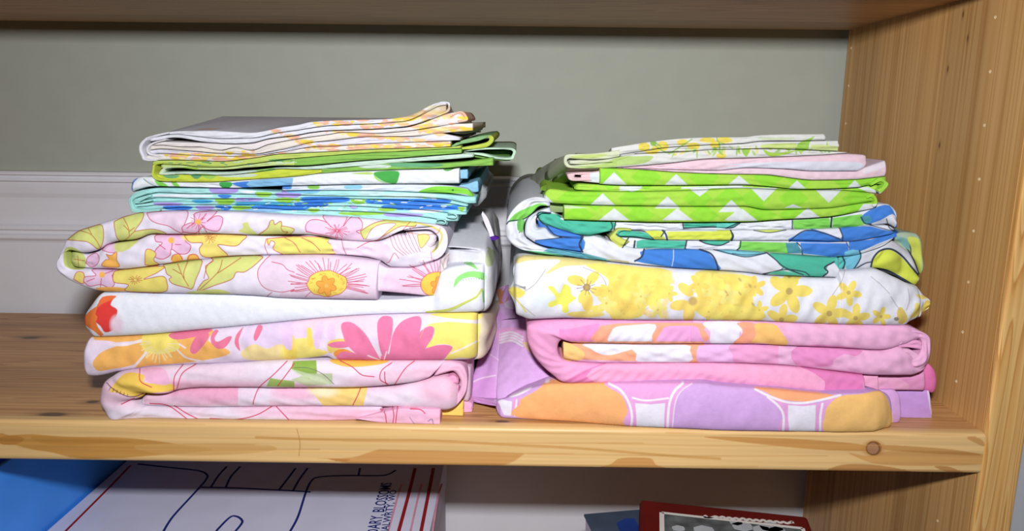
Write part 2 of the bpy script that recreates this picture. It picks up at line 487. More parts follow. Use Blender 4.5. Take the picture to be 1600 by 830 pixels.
def front_paint(p):
    bs = (205, 146, 74)
    # darker heartwood flames and streaks read from the photograph
    h = (209, 158, 88); d = (196, 138, 72)
    f = lambda v: cat(np.array(v, float).reshape(-1, 2)/4.0)
    def g4(ox, *v): return np.array(v, float).reshape(-1, 2)/4.0+np.array([ox, 630])
    p.fill(g4(0, 0, 190, 60, 200, 200, 195, 420, 210, 700, 215, 900, 228, 1150, 262, 1330, 290, 1180, 312, 940, 330, 700, 346, 480, 345, 330, 310, 200, 290, 90, 262, 0, 255), (206, 152, 80), 5)
    p.fill(g4(0, 0, 215, 90, 205, 150, 222, 120, 250, 60, 262, 0, 250), (186, 126, 58), 5, .75)
    p.fill(g4(0, 200, 210, 420, 215, 600, 222, 820, 244, 560, 258, 400, 262, 260, 250), (196, 140, 68), 5, .8)
    p.fill(g4(0, 900, 260, 1600, 255, 1700, 300, 1200, 330, 900, 300), (216, 168, 100), 5, .8)
    p.line(g4(400, 0, 215, 300, 225, 700, 232, 1100, 235, 1600, 262, 2000, 282, 2600, 330, 2900, 348), (206, 152, 82), 4, a=.75)
    p.line(g4(400, 0, 262, 500, 258, 900, 275, 1300, 290, 2000, 318, 2400, 335), (234, 196, 130), 2.5, a=.7)
    p.fill(g4(400, 390, 345, 600, 340, 750, 295, 880, 292, 1600, 310, 1660, 330, 1500, 400, 1100, 412, 700, 405, 560, 375, 460, 352), (208, 150, 84), 4, .85)
    p.fill(g4(400, 460, 350, 590, 352, 540, 366, 480, 358), (180, 120, 58), 4, .7)
    p.fill(g4(800, 520, 425, 620, 380, 680, 345, 860, 345, 900, 385, 990, 430), (202, 142, 74), 4, .8)
    p.line(g4(400, 255, 160, 275, 250, 268, 330), (176, 118, 58), .9)
    p.fill(g4(1200, -400, 210, 0, 218, 300, 232, 600, 262, 610, 300, 300, 290, 0, 262, -200, 240), (200, 140, 70), 5, .8)
    p.fill(g4(1200, 500, 310, 620, 330, 760, 300, 1000, 300, 1350, 320, 1350, 380, 1000, 392, 800, 390, 640, 372), (208, 150, 80), 5, .7)
    p.fill(g4(1200, 700, 262, 1100, 285, 1340, 325, 1100, 320, 820, 300, 720, 290), (186, 128, 60), 5, .7)
    p.fill(g4(1200, 380, 440, 470, 385, 700, 390, 900, 440), (184, 124, 60), 4, .75)
    p.fill(g4(1200, 1040, 398, 1130, 398, 1230, 442, 1150, 442), (184, 124, 60), 4, .75)
    p.fill(g4(1200, 1240, 218, 1300, 212, 1345, 240, 1345, 270), (196, 138, 70), 4, .7)
    p.dot(1364.5, 701, 17, (196, 140, 72), 12, a=.8, soft=.5)
    p.dot(1365, 700.5, 12.5, (168, 112, 62), 11.5)
    p.dot(1364.5, 701, 10.5, (120, 80, 48)); p.dot(1364, 701, 9, (176, 128, 92))
    for k in range(14):
        y = 660+k*5.5+(k % 3); x0 = (k*397) % 1300
        p.line([(x0-150, y), (x0+60, y+2+(k % 4)), (x0+320, y+3)], d if k % 2 else h, 1.6, a=.45)

def shelf_board(z):
    b_ = board('shelf', (XB, .55, z-THK), (-.02, DEP-.25, z), W_TOP, case, bev=.0)
    nx, nz = (1700, 44) if abs(z) < 1 else (40, 10)
    xs = np.linspace(XB if abs(z) > 1 else -72, -.02, nx)
    th = []
    r = .32
    pts = [(.75, 0), (.6, 0)]
    for i in range(6): a = pi/2*i/5; pts.append((r-r*sin(a)+.0, -r+r*cos(a)))
    for i in range(1, nz): pts.append((0, -r-(THK-2*r)*i/nz))
    for i in range(6): a = pi/2*i/5; pts.append((r-r*cos(a), -THK+r-r*sin(a)))
    pts += [(.6, -THK), (.75, -THK)]
    pts = np.array(pts); n = len(pts)
    G = np.zeros((n, nx, 3)); G[..., 0] = xs; G[..., 1] = pts[:, None, 0]; G[..., 2] = z+pts[:, None, 1]
    if abs(z) < 1:   # the left part of the edging runs on out of the frame
        G[:, 0, 0] = XB
    idx = np.arange(n*nx).reshape(n, nx)
    Fq = np.stack([idx[:-1, :-1], idx[1:, :-1], idx[1:, 1:], idx[:-1, 1:]], -1).reshape(-1, 4)
    V = G.reshape(-1, 3).copy()
    V[:, 2] += .004
    pr = Print(proj(V-np.array([0, 0, z])), (234, 194, 132)); front_paint(pr)
    mesh_obj('front_edging', V, Fq, W_FRONT, b_, np.clip(pr.c, 0, 1))
    return b_

s1 = shelf_board(0.)
shelf_board(SPC+THK)
shelf_board(-SPC-THK)
pan = board('side_panel', (0, .5, -60), (PAN, DEP, 60), W_PAN, case, bev=0)
board('front_edging', (0, -.05, -60), (PAN, .55, 60), W_EDGE, pan, bev=.22)
board('side_panel', (XB-PAN, 0, -60), (XB, DEP, 60), W_PAN, case, bev=.2)
# peg holes: short countersunk sleeves set in the panel
hv = [(1555, 27), (1547, 112), (1538, 196), (1530, 280), (1521, 361), (1513, 441), (1504, 519), (1494, 596), (1465, 814), (1330, 75), (1326, 134), (1321.5, 193)]
hb, hf, first = [], [], None
for (hx, hy) in hv:
    p = atX(np.array([[hx, hy]]), -.01)[0]; r = .11 if hx > 1400 else .12
    V, Fh = [], []
    for rr, dx in ((r, 0), (r*.75, -.03), (r*.5, .03)):
        for k in range(12): V.append((p[0]+dx, p[1]+rr*cos(k*pi/6), p[2]+rr*sin(k*pi/6)))
    V.append((p[0]+.03, p[1], p[2]))
    for j in range(2):
        for k in range(12): Fh.append((j*12+k, j*12+(k+1) % 12, (j+1)*12+(k+1) % 12, (j+1)*12+k))
    for k in range(12): Fh.append((24+k, 24+(k+1) % 12, 36))
    mesh_obj('peg_hole', V, Fh, HOLE, pan)

# ------------------------------------------------------------------ lower compartment
ZP = -14.0
BLUE = plain('blue plastic', (66, 150, 250), .35, .4, .04, 25, g=1.0)
bin_ = thing('storage_bin', 'open blue plastic bin under the shelf, left of the white box', 'storage bin', (-82, 12, -SPC-THK))
bx0, bx1, by0, by1, bz0, bz1, bt = -96., -68.7, -.5, 25.5, -SPC-THK+.06, -6.35, .35
V = []
for z, o_ in ((bz0, 1.2), (bz1, 0)):
    V += [(bx0+o_, by0+o_, z), (bx1-o_*.15, by0+o_, z), (bx1-o_*.15, by1-o_, z), (bx0+o_, by1-o_, z)]
for z, o_ in ((bz1, bt), (bz0+bt, 1.2+bt)):
    V += [(bx0+o_, by0+o_, z), (bx1-o_, by0+o_, z), (bx1-o_, by1-o_, z), (bx0+o_, by1-o_, z)]
Fb = [(3, 2, 1, 0)]
for a in (0, 4, 8):
    for k in range(4): Fb.append((a+k, a+(k+1) % 4, a+4+(k+1) % 4, a+4+k))
Fb.append((12, 13, 14, 15))
o = mesh_obj('body', V, Fb, BLUE, bin_, smooth_=False); md = o.modifiers.new('e', 'BEVEL'); md.width = .12*U; md.segments = 2
# rim lip
rim = []
for z, o_ in ((bz1-.9, .0), (bz1-.9, -.45), (bz1+.0, -.45), (bz1+.0, .0)):
    rim += [(bx0+o_, by0+o_, z), (bx1-.0, by0+o_, z), (bx1-.0, by1-o_, z), (bx0+o_, by1-o_, z)]

PAPER = plain('white card', (214, 216, 240), .7, .2, .02, 30, g=.98)
INKB = plain('blue marker ink', (30, 44, 120), .6, .2, .05)
INKR = plain('red line ink', (150, 30, 36), .6, .2, .05)
INKP = plain('pink line ink', (214, 150, 170), .6, .2, .05)
box = thing('cardboard_box', 'flat white box with blue marker drawing and red ruled lines, under the shelf', 'box', (-53, 14, -SPC-THK))
board('body', (-68.3, 3, -SPC-THK+.06), (-37.35, 25.6, ZP-1.6), PAPER, box, bev=.1)
board('lid', (-68.5, 2.8, ZP-3.4), (-37.2, 25.8, ZP), PAPER, box, bev=.1)

def ink(name, pts, w, mat, parent, z=ZP+.03, sm=8):
    p = atZ(smooth(np.array(pts, float), sm), z)
    T = np.gradient(p, axis=0); T /= np.linalg.norm(T, axis=1)[:, None]
    N = np.cross(T, [0, 0, 1]); n = len(p)
    V = np.concatenate([p-N*w/2, p+N*w/2, p-N*w/2-[0, 0, .05], p+N*w/2-[0, 0, .05]])
    Fi = []
    for i in range(n-1):
        Fi += [(i, i+1, n+i+1, n+i), (2*n+i, 3*n+i, 3*n+i+1, 2*n+i+1), (i, 2*n+i, 2*n+i+1, i+1), (n+i, n+i+1, 3*n+i+1, 3*n+i)]
    return mesh_obj(name, V, Fi, mat, parent, smooth_=False)

def a4(ox, *v): return np.array(v, float).reshape(-1, 2)/3.81+np.array([ox, 700])
def b4(ox, *v): return np.array(v, float).reshape(-1, 2)/4.444+np.array([ox, 700])
lines_b = [a4(0, 820, 95, 1000, 115, 1180, 135, 1232, 160, 1225, 190, 1165, 260, 1045, 390, 1000, 450, 960, 520),
           a4(0, 1195, 234, 1400, 238, 1600, 248, 1760, 256, 1850, 262), a4(0, 1350, 110, 1300, 165, 1255, 234), a4(0, 1430, 110, 1375, 170, 1343, 236),
           a4(0, 1270, 520, 1300, 480, 1370, 412, 1410, 408, 1440, 430, 1435, 455, 1380, 520),
           b4(400, 275, 140, 215, 220, 160, 290), b4(400, 358, 140, 300, 220, 256, 298),
           b4(400, 225, 600, 290, 480, 345, 310, 380, 235, 430, 203, 600, 192, 850, 192, 920, 182, 970, 155), b4(400, 722, 140, 712, 190)]
for l in lines_b: ink('marker_line', l, .2, INKB, box)
ink('ruled_line', a4(0, 775, 105, 640, 245, 385, 500), .2, INKR, box)
for l in (b4(400, 1105, 140, 1055, 340, 985, 600), b4(400, 1232, 140, 1192, 345, 1142, 600)): ink('ruled_line', l, .3, INKR, box)
for l in (b4(400, 1010, 250, 982, 345, 912, 600), b4(400, 1150, 250, 1125, 345, 1068, 600), b4(400, 1290, 250, 1262, 345, 1222, 600)): ink('ruled_line', l, .18, INKP, box)

def writing(txt, p0, p1, h, mat, parent, z=ZP+.06, name='writing', plane='Z', squash=1.0):
    cu = bpy.data.curves.new(name, 'FONT'); cu.body = txt; cu.size = 1; cu.offset = .012; cu.resolution_u = 2
    ob = bpy.data.objects.new(name, cu); C.objects.link(ob)
    bpy.context.view_layer.update()
    me = bpy.data.meshes.new_from_object(ob); bpy.data.objects.remove(ob)
    co = np.zeros(len(me.vertices)*3); me.vertices.foreach_get('co', co); co = co.reshape(-1, 3)
    w = co[:, 0].max()-co[:, 0].min(); co[:, 0] -= co[:, 0].min()
    p0, p1 = np.array(p0, float), np.array(p1, float)
    e = (p1-p0); L = np.linalg.norm(e); e /= L
    n = np.cross(np.array([0, 0, 1.]) if plane == 'Z' else np.array(plane, float), e)
    P = p0+np.outer(co[:, 0]*L/w, e)+np.outer(co[:, 1]*h, n)
    Fx = [list(pp.vertices) for pp in me.polygons]
    return mesh_obj(name, P, Fx, mat, parent, smooth_=False)

t0 = atZ(px(589, 840), ZP+.04)[0]; t1 = atZ(px(611, 760), ZP+.04)[0]
writing('LDARY, BLOSSOMS', t0, t0+(t1-t0)*1.08, 1.45, INKB, box)
t0 = atZ(px(605, 838), ZP+.04)[0]; t1 = atZ(px(620, 766), ZP+.04)[0]
writing('TIALWRTY, WO', t0, t1, .9, INKB, box)

# photo album / dark blue book and maroon case on the right
DKB = plain('dark blue cover', (70, 84, 104), .5, .3, .15, 20, g=.9)
PAGE = plain('pale page edges', (214, 210, 232), .7, .1, .03, 20)
bk = thing('book', 'dark grey blue book with pale page edges, left of the maroon case', 'book', (-22, 20, -SPC-THK))
def prism(name, top, z0, z1, mat, parent, bev=.08):
    n = len(top); V = [(x, y, z0) for x, y in top]+[(x, y, z1) for x, y in top]
    Fp = [tuple(range(n-1, -1, -1)), tuple(range(n, 2*n))]+[(i, (i+1) % n, n+(i+1) % n, n+i) for i in range(n)]
    o = mesh_obj(name, V, Fp, mat, parent, smooth_=False)
    md = o.modifiers.new('e', 'BEVEL'); md.width = bev*U; md.segments = 2
    return o
ZB = -13.3
c0 = atZ(px(912, 803), ZB)[0]; c1 = atZ(px(927, 832), ZB)[0]; dv_ = (c1-c0)/np.linalg.norm(c1-c0)
rt = np.array([-dv_[1], dv_[0], 0]); 
if rt[0] < 0: rt = -rt
q0 = c0; q1_ = c0+dv_*16
tp = [(q0[0], q0[1]), (q1_[0], q1_[1]), (q1_[0]+rt[0]*5.2, q1_[1]+rt[1]*5.2), (q0[0]+rt[0]*5.2, q0[1]+rt[1]*5.2)]
def inset(tp, d):
    c = np.mean(tp, 0); return [tuple(np.array(t)+(c-np.array(t))/np.linalg.norm(c-np.array(t))*d) for t in tp]
prism('cover', tp, ZB-.25, ZB, DKB, bk); prism('page_block', inset(tp, .3), ZB-2.6, ZB-.25, PAGE, bk); prism('cover', tp, ZB-2.85, ZB-2.6, DKB, bk)
prism('page_block', inset(tp, .5), -SPC-THK+.06, ZB-2.85, PAGE, bk)
# patch of blue on its cover
BP = plain('blue cover picture', (34, 60, 130), .4, .3, .1, 15)
c = np.mean(tp, 0); b0 = atZ(px(965, 826), ZB)[0]
prism('cover_picture', [tuple(b0[:2]+np.array(v)) for v in ((0, .8), (.8, 1.5), (1.6, 1.6), (2.0, -1), (2.2, -3), (.3, -2))], ZB-.02, ZB+.03, BP, bk, bev=0)

MAR = plain('maroon case', (118, 32, 26), .4, .3, .08, 20, g=.75)
WHT = plain('white print', (226, 220, 214), .6, .2, .02, 20)
mc = thing('disc_case', 'maroon case with white framed grey picture and white script title, against the side panel', 'case', (-8, 20, -SPC-THK))
ZM = -12.2
m = [atZ(px(*v), ZM)[0][:2] for v in ((1000, 779), (1262, 806), (1295, 850), (1030, 860))]
m[2] = m[1]+(m[0]-m[1])@np.array([[0, 1], [-1, 0]])*.62; m[3] = m[0]+(m[2]-m[1])
if m[2][1] > m[1][1]: m[2] = 2*m[1]-m[2]; m[3] = m[0]+(m[2]-m[1])
prism('body', [tuple(v) for v in m], -SPC-THK+.06, ZM, MAR, mc, bev=.35)
ex = (m[1]-m[0]); LX = np.linalg.norm(ex); ex /= LX; ey = (m[3]-m[0]); LY = np.linalg.norm(ey); ey /= LY
def mp_(u, v, z=ZM): p = m[0]+ex*u*LX+ey*v*LY; return np.array([p[0], p[1], z])
def strip(a, b, w, mat, name, parent=mc, z=ZM+.03):
    a, b = np.array(a), np.array(b); t = (b-a)/np.linalg.norm(b-a); n = np.cross([0, 0, 1], t)*w/2
    tp = [tuple((a-n)[:2]), tuple((b-n)[:2]), tuple((b+n)[:2]), tuple((a+n)[:2])]
    return prism(name, tp, z-.05, z, mat, parent, bev=0)
fa = [atZ(px(*v), ZM)[0] for v in ((1034, 801.5), (1254, 826))]
fdn = np.array([ey[0], ey[1], 0]); 
fc = [fa[0]+fdn*11, fa[1]+fdn*11]
PIC = plain('grey cover picture', (96, 100, 100), .45, .3, .3, 55)
prism('cover_picture', [tuple(v[:2]) for v in (fa[0], fa[1], fc[1], fc[0])], ZM-.03, ZM+.01, PIC, mc, bev=0)
for (a, b_, w) in ((fa[0], fa[1], .28), (fa[0], fc[0], .38), (fa[1], fc[1], .3), (fc[0], fc[1], .3)): strip(a, b_, w, WHT, 'picture_frame')
for (u, v, r) in ((1160, 823, .8), (1190, 828, .7), (1205, 824, .9), (1100, 829, .8), (1060, 826, .5), (1215, 829, .6), (1150, 817, .5)):
    p = atZ(px(u, v), ZM)[0]
    prism('picture_detail', [(p[0]+r*cos(k*pi/4)*(1+.3*(k % 2)), p[1]+.7*r*sin(k*pi/4)*(1+.3*((k+1) % 2))) for k in range(8)], ZM, ZM+.025, plain('pale picture detail', (180, 184, 188), .5, .2), mc, bev=0)
wv = [(1104, 805.5), (1101, 807), (1103, 809), (1110, 809)]
for k in range(24):
    t_ = k/23; wv.append((1113+t_*122, 807.4+t_*9.8+(-1.0 if k % 2 else .8)*(1.5 if k in (3, 9, 15) else 1)))
wv += [(1237, 815), (1239, 818)]
ink('title', wv, .24, WHT, mc, z=ZM+.03, sm=4)

# ================================================================== THE FOLDED LINENS
LG, RG = 'folded sheets of the left stack', 'folded sheets of the right stack'
RED = (205, 62, 98); VEIN = (190, 92, 60)

def mirror_end(*a): return a

# ---------------------------------------------------------------- left stack, bottom: pink sheet with red line drawing  (L8)
def paint_L8(p):
    pk = (248, 192, 218)
    for (x, y, rx, ry, a) in ((180, 615, 40, 22, .6), (270, 605, 60, 12, .9), (340, 612, 60, 16, .95), (420, 612, 40, 16, .2), (470, 612, 45, 14, .9), (590, 600, 50, 16, .5), (640, 575, 40, 18, .6),
                            (690, 600, 40, 36, .8), (560, 655, 90, 16, .95), (650, 655, 60, 20, .95), (430, 640, 60, 12, .6), (300, 640, 30, 12, .3), (500, 645, 60, 12, .6), (230, 585, 35, 14, .6), (330, 580, 60, 14, .25), (390, 612, 24, 18, .6)):
        p.dot(x, y, rx, pk, ry, soft=.7, a=a)
    p.fill(px(228, 610, 300, 605.5, 372, 605, 372, 634, 224, 632), (240, 160, 196), 0, .45)
    p.fill(px(372, 605, 424, 605, 420, 634, 372, 634), (238, 226, 244), 0, .8)
    p.fill(cr('E', 380, 540, 480, 430, 600, 440, 610, 490, 780, 500, 790, 540, 640, 560, 570, 585, 420, 555), (252, 212, 100), 5)
    p.fill(cr('E', 600, 400, 730, 400, 760, 500, 640, 490, 600, 440), (246, 186, 220), 5, .9)
    p.fill(cr('F', 320, 340, 680, 342, 620, 375, 420, 388), (252, 196, 90), 4)
    p.fill(cr('F', 170, 520, 560, 515, 530, 640, 270, 640), (252, 214, 110), 0, .9)
    p.dot(505, 612, 22, (250, 240, 215), 9, soft=.8, a=.7)
    p.fill(cr('F', 75, 350, 225, 345, 230, 430, 180, 470, 60, 400), (150, 184, 86), 0)
    p.fill(cr('F', 180, 430, 330, 430, 330, 500, 160, 512, 60, 470), (190, 208, 150), 0, .8)
    p.fill(cr('E', 1395, 515, 1420, 460, 1480, 470, 1577, 480, 1577, 520), (170, 196, 110), 0)
    for k in range(14): p.line(cr('F', 60+14*k, 400+4*k, 110+16*k, 440+5*k), (215, 228, 190), 1.2, a=.8)
    p.line(cr('F', 85, 392, 170, 395, 260, 430, 340, 500), (120, 120, 110), 1)
    r = (216, 50, 92)
    for l in (cr('E', 855, 372, 800, 450, 795, 540), cr('E', 935, 372, 850, 430, 815, 530), cr('E', 1530, 350, 1440, 440, 1350, 520, 1315, 600, 1310, 630), cr('E', 1577, 365, 1530, 430, 1470, 510),
              cr('E', 575, 400, 578, 480, 650, 520), cr('E', 640, 625, 760, 640, 880, 725), cr('E', 800, 640, 880, 690, 960, 730), cr('E', 1030, 722, 1200, 728, 1330, 700, 1430, 645), cr('E', 1460, 645, 1540, 730),
              cr('E', 455, 630, 540, 590), cr('F', 380, 348, 460, 390, 520, 440, 600, 452), cr('F', 860, 350, 800, 400, 735, 500), cr('F', 715, 360, 650, 410, 640, 470, 690, 500), cr('F', 668, 420, 670, 470, 680, 500),
              cr('F', 512, 525, 490, 580, 462, 635), cr('F', 718, 645, 728, 700, 720, 760), cr('F', 752, 645, 745, 700, 738, 765), cr('F', 835, 660, 900, 665, 930, 690), cr('F', 640, 660, 670, 690, 680, 750)):
        p.line(l, r, 1.5)
    p.line(cr('E', 360, 490, 400, 530, 480, 575, 540, 580, 600, 560), (110, 60, 60), 1.4)
    for k in range(6): p.line(cr('E', 385+k*22, 520+k*9, 375+k*24, 540+k*8), (110, 60, 60), 1)
    p.line(cr('F', 950, 740, 975, 728, 985, 765), (90, 100, 150), 1); p.line(cr('F', 830, 715, 860, 755, 890, 765), (120, 130, 160), .9)

GAIN = 0.76
L8 = thing('folded_sheet', 'pink sheet with fine red line drawing, lowest in the left stack', 'folded sheet', (-45, 10, 0), LG)
PB8 = (242, 228, 244)
A8 = cat(cr('F', 1060, 345), cr('F', 850, 343), cr('F', 500, 343), cr('F', 250, 338), cr('F', 0, 338), cr('E', 1300, 352), cr('E', 1000, 368), cr('E', 700, 382), cr('E', 480, 410), cr('E', 400, 445), cr('E', 350, 490), cr('E', 328, 590), cr('E', 360, 665), cr('E', 400, 718), cr('E', 480, 722), cr('E', 700, 732), cr('E', 1000, 738), cr('E', 1400, 738), cr('F', 0, 740), cr('F', 250, 735), cr('F', 520, 725), cr('F', 650, 690))
B8 = cat(cr('F', 960, 452), cr('F', 850, 485), cr('F', 500, 518), cr('F', 250, 519), cr('F', 0, 520), cr('E', 1300, 517), cr('E', 1000, 518), cr('E', 840, 530), cr('E', 780, 545), cr('E', 640, 545), cr('E', 600, 575), cr('E', 545, 590), cr('E', 560, 615), cr('E', 600, 633), cr('E', 620, 636), cr('E', 700, 640), cr('E', 1000, 646), cr('E', 1400, 642), cr('F', 0, 640), cr('F', 250, 641), cr('F', 520, 642), cr('F', 650, 643))
fold(L8, A8, B8, paint_L8, PB8, 1.0, .75, 21, (6, 6), par=True, wr=.06)
fold(L8, cat(cr('E', 590, 590), cr('E', 640, 552), cr('E', 790, 546), cr('E', 840, 531), cr('E', 1000, 519), cr('E', 1300, 518), cr('F', 0, 521), cr('F', 350, 519), cr('F', 600, 516), cr('F', 720, 512), cr('F', 850, 486), cr('F', 985, 450), cr('F', 1060, 440), cr('F', 1150, 500)),
     cat(cr('E', 590, 633), cr('E', 700, 639), cr('E', 1000, 645), cr('E', 1400, 641), cr('F', 0, 639), cr('F', 500, 641), cr('F', 700, 643), cr('F', 900, 655), cr('F', 1060, 662), cr('F', 1150, 640)), paint_L8, PB8, 1.1, .7, 20, (4, 16))
fold(L8, cat(cr('F', 1040, 344), cr('F', 1120, 350), cr('F', 1180, 378), cr('F', 1207, 450), cr('F', 1200, 540), cr('F', 1160, 610), cr('F', 1110, 650), cr('F', 1060, 662), cr('F', 960, 658)),
     cat(cr('F', 985, 448), cr('F', 1050, 428), cr('F', 1110, 415), cr('F', 1150, 455), cr('F', 1160, 510), cr('F', 1140, 560), cr('F', 1100, 585), cr('F', 1060, 590), cr('F', 985, 545)), paint_L8, (246, 190, 220), 1.05, .6, 19, (6, 14), par=True)
fold(L8, cat(cr('F', 1000, 470), cr('F', 1060, 455), cr('F', 1115, 440), cr('F', 1148, 465)), cat(cr('F', 1010, 500), cr('F', 1060, 505), cr('F', 1110, 500), cr('F', 1150, 500)), None, (244, 168, 206), 1.0, .5, 6, (5, 5), par=True)
fold(L8, cat(cr('F', 1040, 520), cr('F', 1085, 505), cr('F', 1130, 505), cr('F', 1152, 510)), cat(cr('F', 1060, 560), cr('F', 1100, 580), cr('F', 1130, 570), cr('F', 1148, 545)), None, (246, 176, 212), 1.05, .5, 6, (5, 5), par=True)
# lower hem that slips out at the right, and two folds behind it
fold(L8, cat(cr('F', 480, 724), cr('F', 560, 705), cr('F', 640, 685), cr('F', 800, 655), cr('F', 1045, 662)), cat(cr('F', 480, 727), cr('F', 640, 750), cr('F', 800, 762), cr('F', 1028, 771)), paint_L8, (246, 180, 214), .45, .25, 20, (0, 2), name='hem', x=(556, 688))
fold(L8, cat(cr('F', 1035, 640), cr('F', 1180, 600)), cat(cr('F', 1035, 733), cr('F', 1180, 735)), None, (252, 212, 110), 2.0, .35, 18, (0, 3), name='hem', x=(688, 724.5))
fold(L8, cat(cr('F', 1180, 590), cr('F', 1242, 625)), cat(cr('F', 1180, 718), cr('F', 1225, 722), cr('F', 1242, 660)), None, (240, 176, 214), 2.6, .3, 17, (0, 5), name='hem', x=(723, 739))
fold(L8, cr('F', 1150, 345, 1200, 370, 1232, 400, 1238, 430), cr('F', 1150, 600, 1205, 610, 1222, 590, 1230, 560), None, (234, 200, 222), 2.4, .3, 17, (0, 8))

# ---------------------------------------------------------------- yellow, orange and pink flower sheet  (L7)
def paint_L7(p):
    og = (252, 190, 106); ye = (252, 232, 120); pk = (240, 130, 172); pp = (236, 214, 244)
    p.dot(*cr('E', 1350, 200)[0], 30, pp, 18, soft=.5); p.dot(*cr('F', 60, 180)[0], 50, pp, 24, soft=.5)
    p.dot(*cr('F', 400, 110)[0], 70, (250, 214, 228), 14, soft=.6)
    p.fill(cr('E', 275, 200, 300, 188, 600, 180, 600, 210, 380, 232, 300, 222), og)
    p.fill(cr('E', 270, 360, 330, 290, 460, 245, 600, 235, 620, 290, 540, 370, 380, 405, 300, 412), og)
    p.fill(cr('E', 540, 385, 620, 270, 760, 160, 1040, 145, 1020, 220, 1150, 280, 1130, 315, 960, 350, 800, 368, 640, 380), og)
    for l in (cr('E', 340, 235, 470, 245, 590, 215), cr('E', 620, 290, 570, 350, 530, 395)): p.line(l, (250, 236, 240), 4)
    p.fill(cr('E', 590, 200, 610, 178, 760, 165, 810, 210, 830, 270, 740, 300, 640, 300, 590, 260), ye)
    p.rays(*cr('E', 700, 230)[0], 14, 34, 16, .1, pi*1.05, (252, 232, 170), 1.6, .95)
    for l in (cr('E', 820, 280, 880, 330, 1000, 355), cr('E', 830, 240, 870, 265)): p.line(l, (250, 232, 235), 2.6)
    for l in (cr('E', 765, 175, 900, 150, 1040, 142, 1000, 175, 900, 200, 800, 210), cr('E', 900, 270, 940, 190, 1010, 160, 1020, 200, 960, 280, 920, 305),
              cr('E', 1035, 190, 1060, 150, 1085, 155, 1060, 200, 1080, 225, 1150, 190, 1170, 200, 1130, 260, 1080, 270, 1040, 235),
              cr('E', 1245, 130, 1200, 180, 1190, 240, 1225, 285, 1215, 220, 1230, 170), cr('E', 1340, 120, 1372, 128, 1350, 185, 1325, 220, 1312, 190)): p.fill(l, (240, 128, 160), 4)
    p.fill(cr('E', 1230, 300, 1310, 240, 1400, 270, 1480, 240, 1540, 280, 1577, 300, 1577, 335, 1300, 345), (250, 226, 150), 4, .9)
    p.fill(cr('E', 1525, 145, 1577, 200, 1577, 290, 1500, 260), (252, 220, 110), 3)
    # middle yellow flower with lilac petals
    p.fill(cr('F', 0, 270, 80, 210, 200, 205, 240, 270, 300, 290, 240, 320, 60, 335, 0, 335), (250, 230, 130), 4)
    p.fill(cr('F', 30, 145, 75, 200, 100, 330, 20, 320), (252, 224, 110), 4)
    p.fill(cr('F', 165, 140, 195, 150, 200, 260, 170, 250), (252, 224, 110), 4)
    for l in (cr('F', 210, 250, 215, 190, 240, 110, 270, 95, 265, 170, 240, 270), cr('F', 300, 130, 330, 105, 350, 170, 330, 230, 300, 200), cr('F', 0, 130, 60, 110, 70, 240, 50, 280, 10, 240)): p.fill(l, (238, 208, 244), 4)
    p.fill(cr('F', 300, 225, 400, 205, 470, 240, 380, 270, 310, 300), (244, 214, 120), 3)
    p.fill(cr('F', 335, 300, 400, 270, 500, 310, 620, 345, 400, 345), (252, 160, 70), 3)
    # big pink daisy
    for l in (cr('F', 385, 130, 400, 100, 460, 102, 540, 170, 590, 250, 640, 345, 560, 345, 480, 300, 420, 240, 400, 190), cr('F', 300, 240, 380, 222, 480, 235, 420, 262, 330, 262),
              cr('F', 620, 110, 650, 62, 700, 60, 722, 90, 715, 180, 690, 290, 660, 330, 630, 240), cr('F', 700, 290, 720, 180, 770, 100, 850, 62, 900, 65, 905, 120, 880, 200, 820, 290, 740, 345, 690, 345),
              cr('F', 740, 345, 860, 200, 930, 135, 985, 125, 985, 180, 940, 260, 850, 345), cr('F', 850, 345, 930, 270, 1030, 245, 1105, 255, 1095, 290, 1030, 345), cr('F', 370, 340, 390, 290, 480, 300, 600, 345)): p.fill(l, pk, 5)
    p.fill(cr('F', 540, 315, 620, 330, 680, 295, 700, 345, 560, 345), pk, 3)
    for l in (cr('F', 560, 315, 640, 345), cr('F', 680, 290, 665, 340), cr('F', 590, 240, 640, 330)): p.line(l, (250, 225, 235), 2)
    p.fill(cr('F', 900, 200, 940, 120, 1040, 98, 1270, 90, 1280, 200, 1260, 320, 1150, 330, 1060, 340, 1110, 260, 1030, 240, 940, 262, 985, 190, 985, 130, 930, 130), (252, 236, 128), 4)
    p.fill(cr('F', 960, 45, 1280, 30, 1280, 80, 1150, 80), (252, 232, 124), 3)
    p.line(cr('F', 1000, 80, 1150, 88, 1270, 98), (248, 238, 240), 5); p.line(cr('F', 1100, 300, 1180, 265, 1280, 215), (250, 244, 220), 3)
    p.dot(*cr('E', 330, 230)[0], 22, (246, 226, 244), 3.5, .05)

